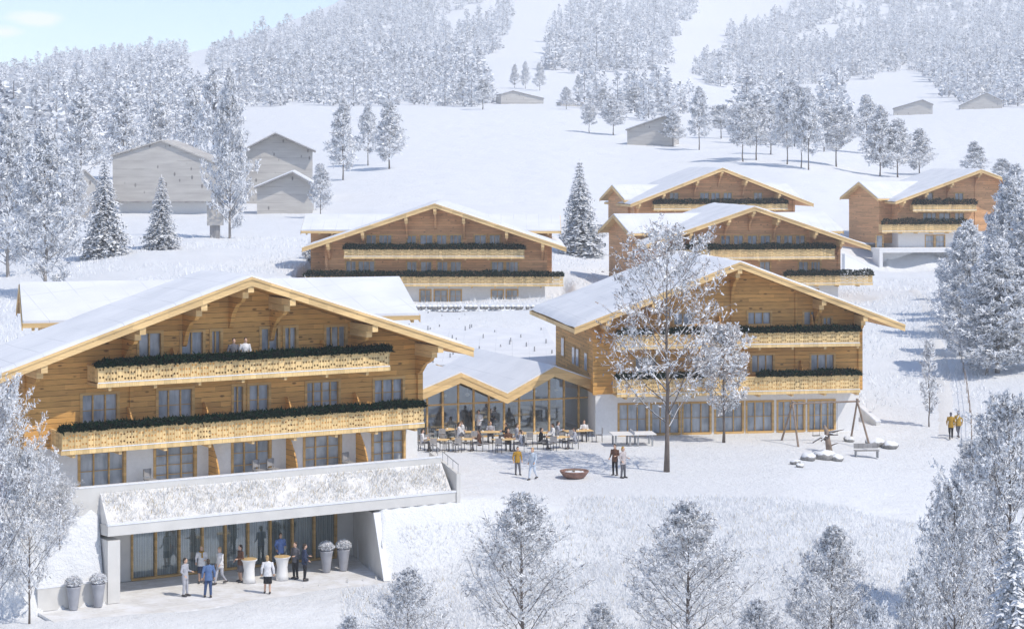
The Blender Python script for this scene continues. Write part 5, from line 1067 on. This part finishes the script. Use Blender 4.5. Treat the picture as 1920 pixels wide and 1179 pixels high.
for i, (px, py, w, t) in enumerate(tb):
    p = on(px, py); table(p, w, .8, .15*(i-2), t); seats = [(-w/2-.42, 0, 1.57), (w/2+.42, 0, -1.57), (-w*.22, -.68, 3.14), (w*.22, .68, 0)]
    pos = ['left end', 'right end', 'near side', 'far side']
    for k, (dx, dy, rz) in enumerate(seats):
        q = at_(p, dx, dy); chair(q, rz, 'dark cafe chair at the %s of the %s' % (pos[k], wh[i]), 'cafe chairs on the plaza')
        for kk, c in sitters[i]:
            if kk == k: person(q+V3(0, 0, .0), rz, 'sit', c, GR, 'seated guest in %s at the %s of the %s' % (cols[c], pos[k], wh[i]), 'guests seated outside the glass link')
for px, py, rz, j, t in ((898, 822, -.4, W_, 'standing guest in white behind the long busy table'), (921, 820, .4, BK, 'standing guest in black behind the long busy table')): person(on(px, py), rz, 'stand', j, GR, t)
for k, (dx, dy) in enumerate(((-1.9, .3), (-1.2, .9), (-2.0, -.9))): chair(at_(on(822, 848), dx+.6, dy), .7*k, ('spare dark chair by the wall, left of the corner table', 'spare dark chair behind the corner table', 'spare dark chair pulled out in front of the corner table')[k], 'cafe chairs on the plaza')
# table tennis table
p = on(1186, 836); o = root('table_tennis_table', p, .12, 'white table tennis table left of the tall plaza tree', 'table')
MB().box(-1.37, 1.37, -.76, .76, .72, .77).obj('table_top', WHITEC, o); MB().box(-.01, .01, -.85, .85, .772, .92).obj('net', WHITEC, o)
for x in (-1.15, -.25, .25, 1.15):
    for y in (-.55, .55): MB().box(x-.05, x+.05, y-.05, y+.05, 0, .72).obj('leg', STEEL, o)
# fire bowl
p = on(1077, 896); o = root('fire_bowl', p, 0, 'round rusty steel fire bowl with snow inside on the plaza', 'fire bowl')
MB().lathe([(.45, 0), (.62, .10), (.80, .34), (.82, .42), (.76, .42), (.70, .30), (.02, .24)], 22).obj('bowl', RUST, o, True); MB().ell((0, 0, .30), (.6, .6, .13), 14, 7).obj('snow_fill', SNOW, o, True)
for k in range(4): a = k*1.5; MB().tube([(-.4*math.cos(a), -.4*math.sin(a), .38), (.4*math.cos(a), .4*math.sin(a), .46)], .05, 6).obj('log', DWOOD, o)
# swings, climbing log, bench, boulders
a, b = on(1497, 836), on(1596, 832); mid_ = (a+b)/2; o = root('swing_frame', mid_, .25, 'timber swing frame of leaning poles in front of the right end of the restaurant', 'swing'); hl = (b-a).length/2+.1
for sx in (-1, 1):
    for sy in (-1, 1): MB().tube([(sx*hl+(.05*sx), sy*1.5, -.1), (sx*(hl-.15), sy*.03, 2.6), (sx*(hl-.15), -sy*.1, 2.8)], [.07, .06, .055], 7).obj('pole', DWOOD, o)
MB().tube([(-hl, 0, 2.62), (hl, 0, 2.64)], .06, 7).obj('beam', DWOOD, o)
for sx in (-.6, .6):
    s_ = MB(); s_.box(sx-.25, sx+.25, -.1, .1, .55, .59); so = s_.obj('swing_seat', DARK, o)
    for q in (-.22, .22): MB().tube([(sx+q, 0, .59), (sx+q, 0, 2.6)], .012, 4).obj('rope', DARK, so)
p = on(1553, 848); o = root('climbing_trunk', p, .3, 'gnarled dead tree trunk for climbing between the snowy boulders', 'play trunk'); rs = R(12)
MB().tube([(.1, 0, -.1), (0, .05, .7), (-.12, 0, 1.3), (-.25, .05, 1.65)], [.22, .18, .15, .08], 8).obj('trunk', DWOOD, o, True)
for k in range(7): a = k*.95; z = .35+.14*k; r_ = rs.uniform(.6, 1.0); MB().tube([(0, 0, z), (math.cos(a)*r_*.5, math.sin(a)*r_*.5, z+.15), (math.cos(a)*r_, math.sin(a)*r_, z+rs.uniform(-.2, .35))], [.1, .075, .03], 6).obj('branch', BARK, o, True)
p = on(1625, 860); o = root('bench', p, .1, 'small grey bench beside the right swing pole', 'bench')
MB().box(-.75, .75, -.22, .22, .42, .47).obj('seat', GREYW, o); MB().box(-.75, .75, .20, .24, .55, .85).obj('backrest', GREYW, o)
for x in (-.68, .68): MB().box(x-.03, x+.03, -.2, .2, 0, .42).obj('leg', STEEL, o)
for i, (px, py, s_, t) in enumerate([(1492, 872, .32, 'small snowy boulder, leftmost of the row'), (1516, 864, .48, 'snow-capped boulder second from the left in the row'), (1545, 862, .62, 'big snow-capped boulder in front of the climbing trunk'), (1568, 864, .42, 'small snowy boulder just right of the big one'), (1592, 828, .35, 'little snowy boulder beside the far swing pole'),
     (1640, 838, .60, 'white boulder behind the bench'), (1668, 842, .50, 'white boulder at the right end beyond the bench'), (1500, 878, .25, 'tiny snow lump below the leftmost boulder')]):
    p = on(px, py); rs = R(i+60); b = MB().ell((0, 0, s_*.35), (s_, s_*.8, s_*.6), 12, 9); b.v = [tuple(Vector(v)*(1+.28*mnoise.noise(Vector(v)*(1.6/s_)+Vector((i*5, 0, 0))))) for v in b.v]
    o = b.obj('boulder', MATS['snowy_stone'], None, True); o.location = p; tag(o, t, 'boulder', 'snowy boulders of the play area')
# chairs on the ground floor terrace of the big chalet
for px, t in ((514, 'dark wooden chair outside the middle ground floor door of the largest chalet'), (655, 'dark wooden chair outside the fourth ground floor door of the largest chalet'), (487, 'second wooden chair outside the middle ground floor door'), (283, 'small wooden stool beside the second ground floor door of the largest chalet')):
    a_, _ = FA.at(.9, px, 880); dup(CH, FA.w(a_, .8, FA.zb), FA.t+.3, (1.05, 1.05, 1.05), t, 'chairs on the ground floor terrace')

# ------------------------------------------------------------------ the cold, pale air
hm = bpy.data.materials.new('haze'); hm.use_nodes = True; ht_ = hm.node_tree; ht_.nodes.clear()
ho = ht_.nodes.new('ShaderNodeOutputMaterial'); pvn = ht_.nodes.new('ShaderNodeVolumePrincipled')
pvn.inputs['Color'].default_value = (.97, .985, 1, 1); pvn.inputs['Density'].default_value = 0.00031; pvn.inputs['Anisotropy'].default_value = 0
ht_.links.new(pvn.outputs[0], ho.inputs['Volume'])
hzb = MB().box(-3000, 3000, -3000, 3000, float(ZZ.min())-1, max(float(ZZ.max())+30, 60)).obj('haze', hm); tag(hzb, kind='stuff')
